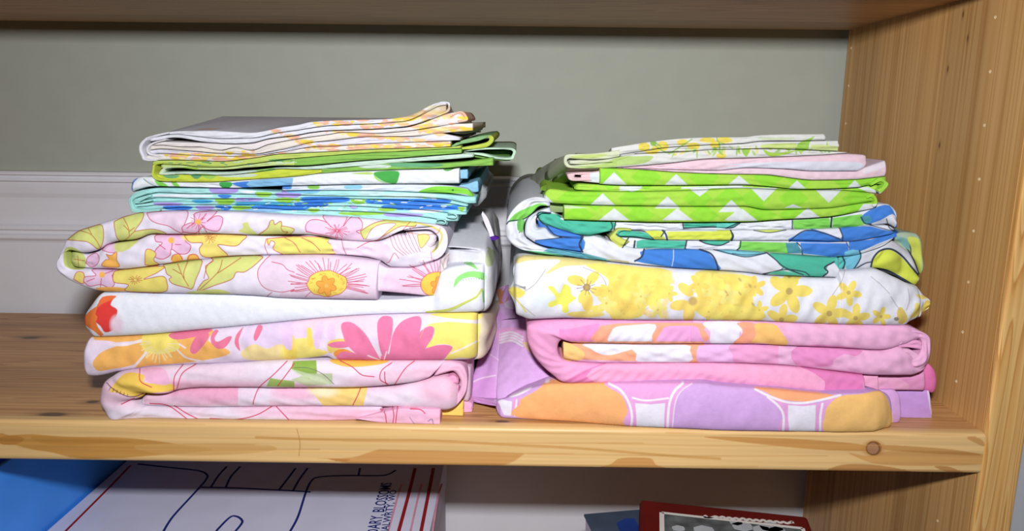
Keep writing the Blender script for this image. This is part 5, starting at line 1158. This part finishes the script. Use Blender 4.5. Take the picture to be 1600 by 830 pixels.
# ---------------------------------------------------------------- blue, green and white outlined print  (R4)
tl = (84, 192, 164); gn = (134, 216, 96); bu = (74, 136, 224); sk = (120, 196, 222); yl4 = (220, 232, 92); ol = (58, 70, 88); W4 = (232, 236, 246)
def paint_R4(p):
    L = lambda l, w=2.0: p.line(l, ol, w, 5)
    # band 1
    p.fill(cr('G', 245, 610, 270, 585, 400, 610, 420, 640, 735, 650, 735, 700, 640, 735, 550, 742, 400, 700, 290, 670), tl, 3); L(cr('G', 245, 610, 290, 665, 400, 700, 560, 740, 720, 712))
    L(cr('G', 245, 610, 265, 588, 330, 592)); L(cr('G', 725, 650, 735, 680, 725, 705)); L(cr('G', 755, 652, 745, 700))
    p.fill(cr('G', 1195, 655, 1577, 655, 1500, 690, 1380, 688, 1200, 694), tl, 0); L(cr('G', 1190, 656, 1195, 694)); L(cr('G', 1200, 692, 1380, 685, 1500, 690, 1560, 660))
    p.fill(cr('H', 0, 650, 140, 655, 80, 690, 0, 692), (110, 214, 200), 0); L(cr('H', 150, 652, 60, 692))
    p.fill(cr('H', 490, 640, 730, 625, 745, 690, 500, 698), gn, 0); L(cr('H', 490, 642, 490, 698)); p.fill(cr('H', 750, 625, 940, 600, 980, 660, 900, 685, 750, 690), gn, 0); L(cr('H', 745, 620, 740, 685), 3)
    p.fill(cr('H', 935, 620, 1020, 560, 1120, 545, 1170, 640, 1140, 600, 1060, 640, 970, 665), bu, 3); p.fill(cr('H', 935, 625, 990, 610, 1000, 650, 960, 660), (84, 160, 180), 2); L(cr('H', 935, 620, 960, 660, 1000, 665))
    # band 2
    p.fill(cr('I', 760, 30, 780, 0, 880, 5, 960, 20, 1000, 60, 880, 50, 780, 45), tl, 3); L(cr('I', 760, 25, 790, 40, 880, 45, 960, 55, 1010, 65)); L(cr('I', 860, 0, 950, 10, 1000, 55))
    p.fill(cr('I', 945, 5, 1000, 0, 1070, 5, 1060, 30, 1080, 60, 1010, 60), yl4, 0); L(cr('I', 1060, 0, 1080, 25, 1090, 62), 3); L(cr('I', 1075, 5, 1050, 40))
    p.fill(cr('I', 1090, 8, 1500, 5, 1515, 30, 1505, 62, 1095, 60), yl4, 0); L(cr('I', 1500, 5, 1518, 35, 1508, 66), 2.6); L(cr('I', 1300, 64, 1400, 70, 1500, 62))
    p.fill(cr('I', 720, 50, 745, 25, 760, 40, 810, 60, 835, 50, 800, 115, 750, 85), (216, 224, 110), 2); L(cr('I', 838, 50, 800, 112)); L(cr('I', 880, 70, 875, 110), 3)
    p.fill(cr('H', 0, 705, 90, 705, 100, 740, 90, 770, 0, 770), yl4, 0); L(cr('H', 90, 705, 102, 740, 92, 770), 2.4)
    p.fill(cr('H', 470, 778, 540, 725, 600, 705, 640, 700, 820, 778), bu, 3); L(cr('H', 470, 778, 540, 722, 600, 705, 700, 725, 820, 772)); p.fill(cr('H', 250, 705, 440, 703, 350, 720), (214, 230, 110), 2); L(cr('H', 240, 706, 340, 720, 450, 703), 1.4)
    p.fill(cr('H', 800, 690, 900, 682, 1000, 680, 1140, 712, 1170, 640, 1180, 720, 1100, 745, 820, 778, 815, 740), bu, 2); L(cr('H', 795, 690, 815, 740, 815, 775)); L(cr('H', 990, 670, 1060, 690, 1150, 712), 1.4); L(cr('H', 1100, 632, 1120, 690, 1165, 715), 1.6)
    # band 3
    p.fill(cr('I', 890, 70, 930, 60, 1210, 70, 1200, 118, 890, 115), tl, 0); L(cr('I', 1215, 70, 1205, 120), 2.6)
    p.fill(cr('I', 1310, 70, 1500, 68, 1450, 90, 1380, 98), tl, 2); L(cr('I', 1300, 68, 1350, 88, 1430, 98, 1490, 75)); p.fill(cr('I', 1560, 85, 1577, 75, 1577, 125, 1555, 122), gn, 0)
    p.fill(cr('J', 150, 72, 460, 80, 465, 150, 135, 125), gn, 0); L(cr('J', 155, 72, 150, 110, 130, 128)); p.fill(cr('J', 445, 82, 520, 80, 560, 150, 460, 148), (84, 154, 170), 0); L(cr('J', 520, 80, 548, 110, 556, 155))
    p.fill(cr('J', 540, 82, 850, 85, 860, 165, 740, 172, 560, 150), bu, 0); L(cr('J', 840, 78, 860, 120, 850, 160), 1.4)
    p.fill(cr('J', 855, 70, 1000, 60, 1160, 10, 1170, 40, 1050, 85, 960, 125, 860, 160), bu, 0)
    p.fill(cr('J', 830, 140, 930, 130, 935, 180, 900, 245, 840, 250), sk, 2); L(cr('J', 925, 130, 932, 180, 890, 250)); p.fill(cr('J', 750, 175, 830, 170, 830, 245, 790, 248), (96, 200, 190), 2); L(cr('J', 815, 172, 830, 210, 818, 250), 2.6)
    # band 4
    p.fill(cr('I', 945, 125, 1300, 125, 1360, 150, 1400, 200, 1422, 262, 1120, 240, 880, 200, 920, 180), bu, 3); L(cr('I', 940, 122, 925, 170, 880, 200), 2.6); L(cr('I', 1300, 124, 1370, 150, 1405, 200, 1422, 262), 2.8)
    p.line(cr('I', 1130, 120, 1130, 180, 1120, 232), (200, 220, 245), 1.2)
    p.fill(cr('I', 1400, 128, 1577, 130, 1577, 155, 1480, 145), (130, 206, 226), 2); L(cr('I', 1390, 125, 1480, 148, 1577, 158), 1.6)
    p.fill(cr('J', 0, 128, 320, 145, 200, 172, 100, 160), (130, 206, 226), 3); L(cr('J', 0, 128, 100, 155, 200, 172, 330, 145), 1.6); L(cr('J', 100, 150, 200, 160, 320, 148), 1.2)
    p.fill(cr('J', 340, 150, 480, 155, 740, 172, 760, 205, 720, 230, 690, 298, 560, 295, 430, 245, 380, 190), tl, 3); L(cr('J', 330, 150, 380, 190, 440, 240, 560, 290)); L(cr('J', 305, 285, 440, 255, 560, 268, 600, 292), 1.8); L(cr('J', 300, 282, 400, 262, 430, 245), 1.6); L(cr('J', 760, 205, 700, 240, 720, 270, 690, 298), 2.6)
    p.fill(cr('J', 330, 282, 430, 262, 560, 292, 500, 295), (96, 200, 170), 2)
    # left roll
    p.fill(cr('G', 50, 660, 100, 600, 180, 560, 260, 530, 310, 545, 250, 575, 160, 630, 60, 655), gn, 3); L(cr('G', 48, 665, 70, 645, 150, 635, 210, 600, 262, 550, 310, 552)); L(cr('G', 160, 640, 150, 690, 130, 720), 1.6)
    p.fill(cr('G', 120, 640, 165, 640, 150, 720, 118, 700), (120, 200, 100), 2)
    p.fill(cr('G', 310, 680, 360, 690, 540, 745, 430, 750, 380, 740), bu, 3); L(cr('G', 310, 680, 360, 735, 430, 748, 545, 750)); p.fill(cr('G', 240, 775, 330, 762, 480, 752, 545, 755, 530, 830, 330, 830), bu, 3); L(cr('G', 235, 772, 330, 762, 430, 750), 1.6)
    p.fill(cr('I', 230, 70, 330, 60, 540, 48, 530, 145, 380, 115, 270, 95), bu, 3); L(cr('I', 540, 45, 520, 90, 540, 140), 2.8); L(cr('I', 180, 50, 260, 95, 400, 130, 540, 155), 2.2)
    p.fill(cr('I', 290, 130, 400, 120, 700, 185, 690, 200, 400, 170), (110, 184, 200), 2); L(cr('I', 290, 140, 450, 170, 680, 200), 1.6); p.fill(cr('I', 120, 130, 300, 140, 420, 168, 200, 150), (110, 200, 150), 2)
    p.line(cr('I', 700, 190, 830, 205, 830, 215), (200, 196, 150), 2)
    # right lump
    p.fill(cr('J', 1000, 235, 1020, 180, 1060, 135, 1120, 125, 1180, 160, 1260, 240, 1310, 290, 1300, 340, 1275, 355, 1180, 290, 1100, 255), (224, 236, 90), 4)
    L(cr('J', 1000, 235, 1015, 180, 1060, 132, 1130, 122, 1200, 165, 1260, 235, 1310, 295), 3); L(cr('J', 1000, 245, 1100, 258, 1200, 310, 1275, 355), 2.4)
    p.fill(cr('J', 1235, 50, 1300, 50, 1325, 100, 1328, 280, 1300, 260, 1255, 150), (214, 224, 100), 3); L(cr('J', 1170, 50, 1235, 120, 1280, 200, 1312, 285), 2.2); L(cr('J', 1180, 50, 1230, 70, 1255, 110, 1258, 155), 2)
    p.fill(cr('J', 1160, 45, 1235, 55, 1250, 130, 1200, 90), (130, 184, 180), 2); L(cr('J', 900, 250, 960, 215, 1000, 205), 1.8)

GAIN = 0.66
R4 = thing('folded_sheet', 'white sheet with black-outlined blue, teal and green shapes, middle of the right stack', 'folded sheet', (-20, 10, 9.8), RG)
b4c = px(860, 333, 881, 343.5, 949, 345.5, 1045, 347.5, 1160, 347, 1216, 343.5, 1289, 339.5, 1368, 325.5)
m1 = px(845, 350, 880, 362, 915, 368.5, 949, 362.5, 973, 359.5, 1160, 359, 1240, 358.5, 1308, 356, 1361, 352, 1385, 345)
m2 = px(955, 370, 985, 370, 1021, 374.5, 1117, 376, 1240, 376, 1317, 377.5, 1385, 368, 1402, 362)
m3 = px(952, 385, 973, 386, 1006, 389, 1093, 389.5, 1160, 392, 1236, 397.5, 1300, 401.5, 1327, 400, 1380, 384, 1402, 368)
m4b = px(850, 396, 881, 401, 949, 408, 980, 411.5, 1057, 418.5, 1160, 424.8, 1204, 429.8, 1305, 433.5)
fold(R4, cat(px(838, 340, 846, 332, 860, 330, 881, 341), b4c[2:-1], cr('H', 1020, 540, 1060, 530, 1100, 532, 1150, 570, 1172, 640)), cat(px(838, 345, 858, 352, 880, 362), m1[2:-1], px(1385, 350), cr('H', 1172, 700)), paint_R4, W4, 1.6, .5, 20, (8, 14), x=(839, 1402), wr=.1)
fold(R4, cat(px(953, 372, 962, 361, 973, 360), m1[5:-1], px(1385, 352, 1402, 360)), m2, paint_R4, W4, 1.25, .55, 20, (8, 12), x=(955, 1402), wr=.08)
fold(R4, m2, m3, paint_R4, W4, 1.35, .5, 20, (10, 10), x=(960, 1402), wr=.08)
fold(R4, cat(px(905, 372, 925, 368, 950, 375), m3[2:-2]+(0, .2)), cat(px(905, 402), m4b[2:]), paint_R4, W4, 1.1, .5, 21, (14, 2), x=(908, 1308), wr=.08, name='fold')
# left roll: outer layer, inner layer, core
fold(R4, cat(cr('G', 330, 520), cr('G', 280, 492), cr('G', 210, 492), cr('G', 140, 520), cr('G', 80, 580), cr('G', 45, 650), cr('G', 42, 720), cr('I', 55, 60), cr('I', 110, 110), cr('I', 200, 140), cr('I', 330, 160), cr('I', 480, 175), cr('I', 640, 195)),
     cat(cr('G', 330, 552), cr('G', 290, 548), cr('G', 255, 560), cr('G', 215, 600), cr('G', 175, 640), cr('G', 160, 690), cr('G', 165, 740), cr('I', 180, 50), cr('I', 235, 85), cr('I', 300, 108), cr('I', 400, 128), cr('I', 520, 150), cr('I', 640, 172)), paint_R4, W4, 1.1, .55, 20, (6, 6), par=True, wr=.14)
fold(R4, cat(cr('G', 330, 556), cr('G', 270, 575), cr('G', 200, 610), cr('G', 170, 660), cr('G', 165, 720), cr('I', 180, 45), cr('I', 240, 85), cr('I', 340, 112), cr('I', 540, 140)),
     cat(cr('G', 340, 600), cr('G', 280, 595), cr('G', 245, 620), cr('G', 240, 650), cr('G', 250, 690), cr('G', 300, 690), cr('G', 340, 730), cr('G', 400, 752), cr('G', 540, 758)), paint_R4, (224, 230, 242), 1.2, .5, 18, (6, 6), par=True, wr=.12)
fold(R4, cr('G', 245, 620, 320, 670, 430, 700, 560, 742, 640, 745), cr('G', 255, 690, 330, 735, 400, 752, 480, 762, 640, 770), paint_R4, (70, 124, 214), 1.7, .4, 16, (6, 6), par=True)
fold(R4, cr('G', 530, 745, 600, 742, 660, 750, 720, 780, 790, 810, 870, 820, 960, 822), cr('I', 530, 155, 600, 170, 700, 185, 760, 190, 820, 198, 870, 200, 940, 170), paint_R4, W4, 1.1, .5, 18, (4, 10), par=True, wr=.08)
fold(R4, px(836, 376, 860, 372, 890, 376, 912, 384), px(836, 398, 860, 400, 890, 402, 912, 404), paint_R4, (70, 130, 214), 1.6, .4, 17, (6, 2), x=(838, 911))
# little roll at the left of the middle band
fold(R4, cr('I', 860, -8, 800, -14, 765, -8, 735, 20, 715, 50, 740, 80, 790, 112), cr('I', 860, 6, 810, 4, 785, 12, 775, 28, 790, 45, 815, 60, 850, 72), paint_R4, (210, 220, 110), 1.0, .5, 16, (3, 6), par=True)
# lump at the right end
fold(R4, np.array([*[(x, y, 1.6) for x, y in cr('J', 790, 175, 930, 128)], *[(x, y, 1.9) for x, y in cr('J', 1040, 80, 1110, 60)], *[(x, y, 2.3) for x, y in cr('J', 1170, 85, 1250, 150, 1300, 235, 1318, 290)]]),
     np.array([*[(x, y, 1.6) for x, y in cr('J', 785, 252, 890, 254)], *[(x, y, 1.9) for x, y in cr('J', 1000, 243, 1080, 255)], *[(x, y, 2.3) for x, y in cr('J', 1150, 290, 1220, 330, 1275, 356, 1310, 330)]]), paint_R4, (222, 226, 236), 1.3, .45, 18, (0, 5), par=True, wr=.15)
fold(R4, cr('J', 1150, 20, 1220, 8, 1280, 15, 1315, 50, 1328, 100), cr('J', 1150, 90, 1220, 140, 1270, 200, 1310, 285, 1328, 270), paint_R4, (176, 196, 170), 3.0, .4, 16, (0, 9), x=(1397, 1440), wr=.15)

# ---------------------------------------------------------------- lime checked pillowcases  (R3)
def paint_R3(p):
    def tri(cx, y0, y1, w, up=True):
        a = [(cx-w, y1), (cx, y0), (cx+w, y1)] if up else [(cx-w, y0), (cx, y1), (cx+w, y0)]
        p.fill(np.array(a, float), (232, 240, 240), 0)
    d = (150, 232, 62)
    for c, (ya, yb) in zip((cr('G', 740, 330, 1150, 340, 1560, 350), cr('H', 130, 350, 520, 385, 900, 380)), ((275, 300), (275, 300))): pass
    B1 = [(cr('G', 745, 328)[0], 20, 20), (cr('G', 1148, 340)[0], 17, 18), (cr('G', 1555, 350)[0], 15, 18), (cr('H', 520, 382)[0], 13, 14), (cr('H', 895, 380)[0], 12, 12)]
    for (q, h, w) in B1:
        p.fill(np.array([(q[0]-w*2.2, q[1]+h), (q[0]-w*1.1, q[1]-4), (q[0], q[1]+h)]), d, 0, .0)
    # darker check squares between the white points
    for y0, y1, xs in ((262, 292, (877, 952, 1010, 1100, 1200, 1250, 1320, 1350)), (297, 324, (895, 930, 990, 1090, 1140, 1180, 1240, 1340)), (325, 348, (905, 1000, 1100, 1190, 1240, 1330))):
        for i, x in enumerate(xs):
            p.fill(np.array([(x-24, (y0+y1)/2), (x, y0-6), (x+24, (y0+y1)/2), (x, y1+6)]), d, 0, .75)
    for (q, h, w) in B1: tri(q[0], q[1], q[1]+h, w)
    for (x, y) in cr('G', 670, 465, 1090, 485, 1505, 508): tri(x, y, y+19, 20)
    tri(*cr('H', 495, 535)[0], cr('H', 0, 560)[0][1], 14)
    for (x, y) in cr('G', 1300, 440, ): tri(x, y, y+11, 15, False)
    for (x, y) in cr('H', 305, 430, 725, 440): tri(x, y, y+21, 21, False)
    for (x, y) in cr('G', 860, 440, 1300, 440): tri(x, y-2, y+4, 18, False)
    for (x, y) in cat(cr('G', 745, 562, 1155, 562, 1560, 562), cr('H', 165, 565, 590, 560)): tri(x, y, y+19, 24)
    p.fill(cr('H', 910, 590, 950, 535, 1040, 535, 1040, 560), (234, 240, 244), 0)
    p.fill(cr('G', 280, 525, 290, 470, 350, 525), (234, 240, 244), 0); p.fill(cr('G', 415, 560, 430, 540, 580, 560, 450, 565), (214, 236, 190), 0)
    p.fill(cr('G', 780, 420, 930, 420, 900, 445, 780, 450), (234, 240, 244), 0); p.fill(cr('G', 1180, 425, 1577, 415, 1577, 432, 1180, 436), (234, 240, 244), 0)
    p.fill(cr('H', 0, 420, 240, 425, 200, 432, 0, 432), (234, 240, 244), 0); p.fill(cr('H', 900, 425, 980, 425, 1070, 465, 1040, 480), (234, 240, 244), 0)

lime = (180, 232, 84)
GAIN = 0.6
R3 = thing('folded_pillowcase', 'bright lime pillowcases with white diamond checks, above the blue print in the right stack', 'folded pillowcase', (-20, 10, 13.2), RG)
p2 = px(934, 262, 978, 263.5, 1057, 269, 1110, 271.5, 1192, 273.2, 1274, 281.8, 1337, 280.5, 1380, 276)
b1 = px(934, 288, 980, 290, 1057, 290, 1160, 289, 1192, 291, 1255, 296, 1337, 293.5, 1366, 288, 1386, 288)
b2 = px(898, 297, 905, 297.5, 940, 299, 997, 299.5, 1100, 296.5, 1160, 294, 1240, 297, 1300, 297, 1350, 300, 1376, 304)
b3 = px(850, 314, 876, 318.5, 973, 321.5, 1100, 322.8, 1160, 322.5, 1197, 328, 1289, 325.5, 1351, 317, 1369, 318)
fold(R3, p2, b1, paint_R3, lime, 1.2, .5, 20, (2, 10), x=(937, 1387))
fold(R3, cat(px(897, 292, 905, 287, 934, 288.3), b1[1:]), b2, paint_R3, lime, 1.5, .5, 19, (8, 10), x=(898, 1374))
fold(R3, cat(cr('G', 285, 490, 305, 450, 330, 435, 500, 452), b2[2:-2], cr('H', 980, 460, 1015, 465, 1040, 520)), cat(cr('G', 285, 500, 300, 522), b3[1:-1], cr('H', 1010, 520, 1040, 540)), paint_R3, lime, 1.2, .5, 21, (5, 10), x=(849.5, 1370))
fold(R3, cat(px(881, 320, 973, 322), b3[3:-1], px(1369, 315)), b4c[1:], paint_R3, lime, 1.15, .5, 21, (2, 8), x=(881, 1369))
fold(R3, cr('H', 990, 400, 1060, 360, 1100, 385, 1116, 408, 1090, 445, 1058, 472), cr('H', 1000, 418, 1055, 395, 1078, 400, 1080, 408, 1070, 425, 1040, 440), paint_R3, (176, 236, 84), 1.0, .45, 14, (3, 3), par=True)
fold(R3, cr('H', 960, 480, 1010, 465, 1040, 500, 1042, 540, 1020, 560), cr('H', 975, 505, 1000, 495, 1015, 510, 1015, 525, 1000, 540), paint_R3, (170, 232, 70), 1.0, .45, 14, (3, 3), par=True)
fold(R3, np.array([(854, 298, 1.9), (862, 290, 4), (880, 280, 9), (890, 276, 14)]), np.array([(897, 300, 1.9), (897, 296, 4), (898, 290, 9), (899, 284, 14)])[::1], None, (170, 220, 80), 3, .1, .6, (0, 0), par=True)

# ---------------------------------------------------------------- pale pink pillowcase  (R2)
def paint_R2(p):
    p.fill(cr('G', 590, 330, 655, 330, 655, 400, 590, 390), (230, 238, 244), 0)
    p.fill(cat(cr('G', 1200, 330, 1577, 285), cr('H', 0, 280, 400, 262, 640, 260, 930, 265, 920, 318, 640, 322, 300, 300, 0, 310)), (230, 236, 250), 2, .9)
    p.dot(*cr('H', 1000, 330)[0], 14, (248, 214, 226), 6, soft=.6); p.fill(cr('H', 960, 300, 1090, 250, 1080, 300, 960, 340), (238, 232, 244), 2, .8)

R2 = thing('folded_pillowcase', 'plain pale pink pillowcase, second layer down in the right stack', 'folded pillowcase', (-20, 10, 15.6), RG)
p0 = px(893, 264.5, 937, 263, 973, 261.5, 1045, 255.5, 1110, 248.5, 1160, 247.5, 1216, 245.5, 1289, 242, 1325, 240, 1345, 241, 1354, 243)
p1 = px(937, 262.4, 978, 262.9, 1060, 265.5, 1120, 266.5, 1168, 262.5, 1220, 264, 1274, 267.5, 1337, 267.5, 1354, 260, 1383, 250)
fold(R2, p0, cat(px(930, 263.2), p1[1:-1]), paint_R2, (248, 216, 228), 1.35, .5, 19, (0, 4), x=(965, 1353))
fold(R2, p1, cat(px(937, 262.8), p2[1:]), paint_R2, (246, 218, 230), 1.2, .5, 20, (0, 3), x=(975, 1382.5))
fold(R2, cr('G', 600, 326, 500, 330, 445, 338, 440, 358, 470, 385, 600, 386), cr('G', 600, 345, 530, 348, 500, 345, 492, 352, 500, 362, 600, 362), paint_R2, (246, 210, 214), 1.4, .5, 17, (0, 0), par=True)
fold(R2, cr('G', 520, 340, 655, 318), cr('G', 520, 388, 655, 402), paint_R2, (246, 212, 216), 1.5, .4, 17, (0, 0), x=(908, 937))
fold(R2, cr('H', 925, 222, 950, 225, 972, 245), cr('H', 925, 305, 950, 300, 972, 288), None, (236, 222, 234), 2.0, .4, 16, (0, 4), x=(1342, 1354))

# ---------------------------------------------------------------- white sheet with yellow and green sprigs  (R1)
def paint_R1(p):
    gn1 = (176, 216, 96); ye = (248, 230, 104)
    r = random.Random(2)
    p.fill(cr('G', 470, 225, 560, 215, 700, 212, 640, 235, 500, 240), (206, 228, 130), 4, .9); p.fill(cr('G', 460, 300, 560, 290, 680, 270, 780, 230, 900, 225, 1000, 225, 940, 270, 760, 290, 640, 300), (186, 220, 110), 4, .85)
    p.fill(cr('G', 480, 280, 600, 262, 700, 262, 620, 285), (216, 232, 180), 3)
    for (x, y, a, b) in ((940, 165, 9, 7), (1020, 175, 8, 5), (1060, 160, 9, 8), (990, 200, 10, 3), (1190, 135, 9, 5), (1260, 160, 10, 6), (1350, 120, 12, 4), (1400, 150, 8, 6), (1460, 120, 12, 5), (1440, 222, 8, 4)):
        p.dot(*cr('G', x, y)[0], a, ye, b)
    for l in (cr('G', 980, 130, 1030, 170, 1080, 200, 1120, 205), cr('G', 1100, 210, 1180, 160, 1250, 115), cr('G', 1050, 165, 1000, 125), cr('G', 1430, 140, 1430, 205), cr('G', 1410, 100, 1420, 130, 1460, 145), cr('H', 15, 140, 20, 205)): p.line(l, (160, 206, 110), 1.8)
    p.dot(*cr('G', 1000, 140)[0], 5, (150, 200, 90), 4)
    for k in range(60):
        x = r.uniform(1050, 1300); t = (x-1050)/250; y = 234+r.uniform(-1, 9)-6*t
        p.dot(x, y, r.uniform(2, 6), r.choice([gn1, (200, 226, 140), ye, (150, 206, 96)]), r.uniform(1, 2.5), r.uniform(0, 3), soft=.4, a=.8)
    p.fill(cr('H', 510, 190, 530, 140, 600, 110, 635, 95, 600, 140, 590, 185), (170, 222, 96), 3); p.fill(cr('H', 300, 150, 500, 140, 500, 175, 310, 175), (222, 240, 150), 3)
    p.fill(cr('H', 620, 150, 780, 160, 785, 190, 640, 185), (224, 240, 160), 3); p.fill(cr('H', 160, 180, 215, 178, 190, 230), (170, 220, 96), 3); p.fill(cr('H', 300, 180, 340, 225, 440, 215, 520, 185, 430, 200, 350, 200), (180, 222, 90), 3)
    p.fill(cr('H', 270, 105, 500, 105, 460, 118, 300, 118), (214, 230, 190), 2); p.fill(cr('H', 10, 105, 80, 110, 100, 130, 20, 135), ye, 2)

GAIN = 0.56
R1 = thing('folded_sheet', 'white sheet with small yellow flowers and green sprigs, topmost of the right stack', 'folded sheet', (-20, 10, 16.5), RG)
W_1 = (238, 240, 236)
rt_ = px(885, 246, 893, 242, 925, 236.5, 960, 230, 997, 224, 1021, 220.5, 1093, 214.5, 1160, 213.8, 1192, 210.5, 1286, 209, 1293, 216)
rm = px(960, 250, 975, 246, 992, 240.5, 1069, 237, 1117, 233.5, 1160, 233, 1192, 232.5, 1310, 236.5)
rmA = px(960, 243, 992, 238, 1050, 230, 1100, 227, 1160, 224.5, 1190, 221, 1240, 220.5, 1292, 219.5)
rb = px(886, 262, 893, 264, 937, 262.8, 973, 261.2, 1045, 255.2, 1110, 248.2, 1160, 247.2, 1216, 245.2, 1289, 241.8, 1325, 239)
fold(R1, rt_, rmA, paint_R1, W_1, 1.7, .45, 18, (3, 6), x=(955, 1292), wr=.06, flatz=15.3, toprows=8)
fold(R1, rmA, rm, paint_R1, W_1, 1.45, .5, 18, (8, 2), x=(970, 1309.5), flatz=15.1)
fold(R1, cat(px(935, 258, 960, 252), rm[1:-1], px(1325, 237.5)), rb, paint_R1, W_1, 1.35, .5, 18, (12, 4), x=(938, 1325), flatz=14.8)
fold(R1, cr('G', 780, 182, 700, 195, 600, 205, 500, 208, 435, 215, 417, 245, 425, 285, 465, 304, 600, 305, 760, 298), cr('G', 780, 228, 700, 243, 600, 248, 520, 245, 460, 240, 442, 252, 450, 272, 480, 282, 600, 272, 760, 262), paint_R1, (226, 234, 200), 1.25, .5, 7, (0, 0), par=True, back=(-.9, -1.5), toprows=4)
fold(R1, cr('G', 455, 252, 520, 248, 640, 250, 760, 232, 880, 205), cr('G', 455, 275, 520, 278, 640, 270, 760, 262, 880, 250), paint_R1, (226, 232, 206), 1.4, .4, 5, (3, 3), par=True, back=(-.8, -1.6))
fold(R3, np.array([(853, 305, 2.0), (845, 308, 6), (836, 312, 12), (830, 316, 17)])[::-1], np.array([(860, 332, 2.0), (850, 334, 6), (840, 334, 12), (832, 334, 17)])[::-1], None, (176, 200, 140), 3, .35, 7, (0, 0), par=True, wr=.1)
# left side of the top sheet, sagging down towards the back
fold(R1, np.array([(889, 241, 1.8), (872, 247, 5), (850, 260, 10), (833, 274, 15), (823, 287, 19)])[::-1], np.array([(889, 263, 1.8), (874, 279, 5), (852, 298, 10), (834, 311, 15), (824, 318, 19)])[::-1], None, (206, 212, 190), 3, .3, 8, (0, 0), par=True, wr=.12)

# ================================================================== LIGHT AND CAMERA
def area(name, loc, target, size, power, col=(1, 1, 1), sy=None):
    l = bpy.data.lights.new(name, 'AREA'); l.energy = power; l.color = col; l.size = size*U
    if sy: l.shape = 'RECTANGLE'; l.size_y = sy*U
    o = bpy.data.objects.new(name, l); C.objects.link(o)
    o.location = Vector(loc)*U
    o.rotation_euler = (Vector(target)-Vector(loc)).to_track_quat('-Z', 'Y').to_euler()
    return o
area('camera_flash', FLASH, (-30.6, 10, 9), 4.6, 6.7, (1, .985, 1.0), 2.4)
w = bpy.data.worlds.new('room'); bpy.context.scene.world = w; w.use_nodes = True
w.node_tree.nodes['Background'].inputs['Color'].default_value = (1, .86, .68, 1)
w.node_tree.nodes['Background'].inputs['Strength'].default_value = .012

cd = bpy.data.cameras.new('camera'); cam = bpy.data.objects.new('camera', cd); C.objects.link(cam)
cd.sensor_width = 36; cd.lens = FPX/1600*36; cd.clip_start = .01
M_ = Matrix(((R_[0], U_[0], -F_[0], CAM[0]*U), (R_[1], U_[1], -F_[1], CAM[1]*U), (R_[2], U_[2], -F_[2], CAM[2]*U), (0, 0, 0, 1)))
cam.matrix_world = M_
sc = bpy.context.scene; sc.camera = cam
sc.view_settings.view_transform = 'Standard'; sc.view_settings.look = 'None'; sc.view_settings.gamma = 1
sc.view_settings.use_curve_mapping = False; sc.view_settings.exposure = 0.0
for o in bpy.data.objects:
    if '_b' in o: del o['_b']
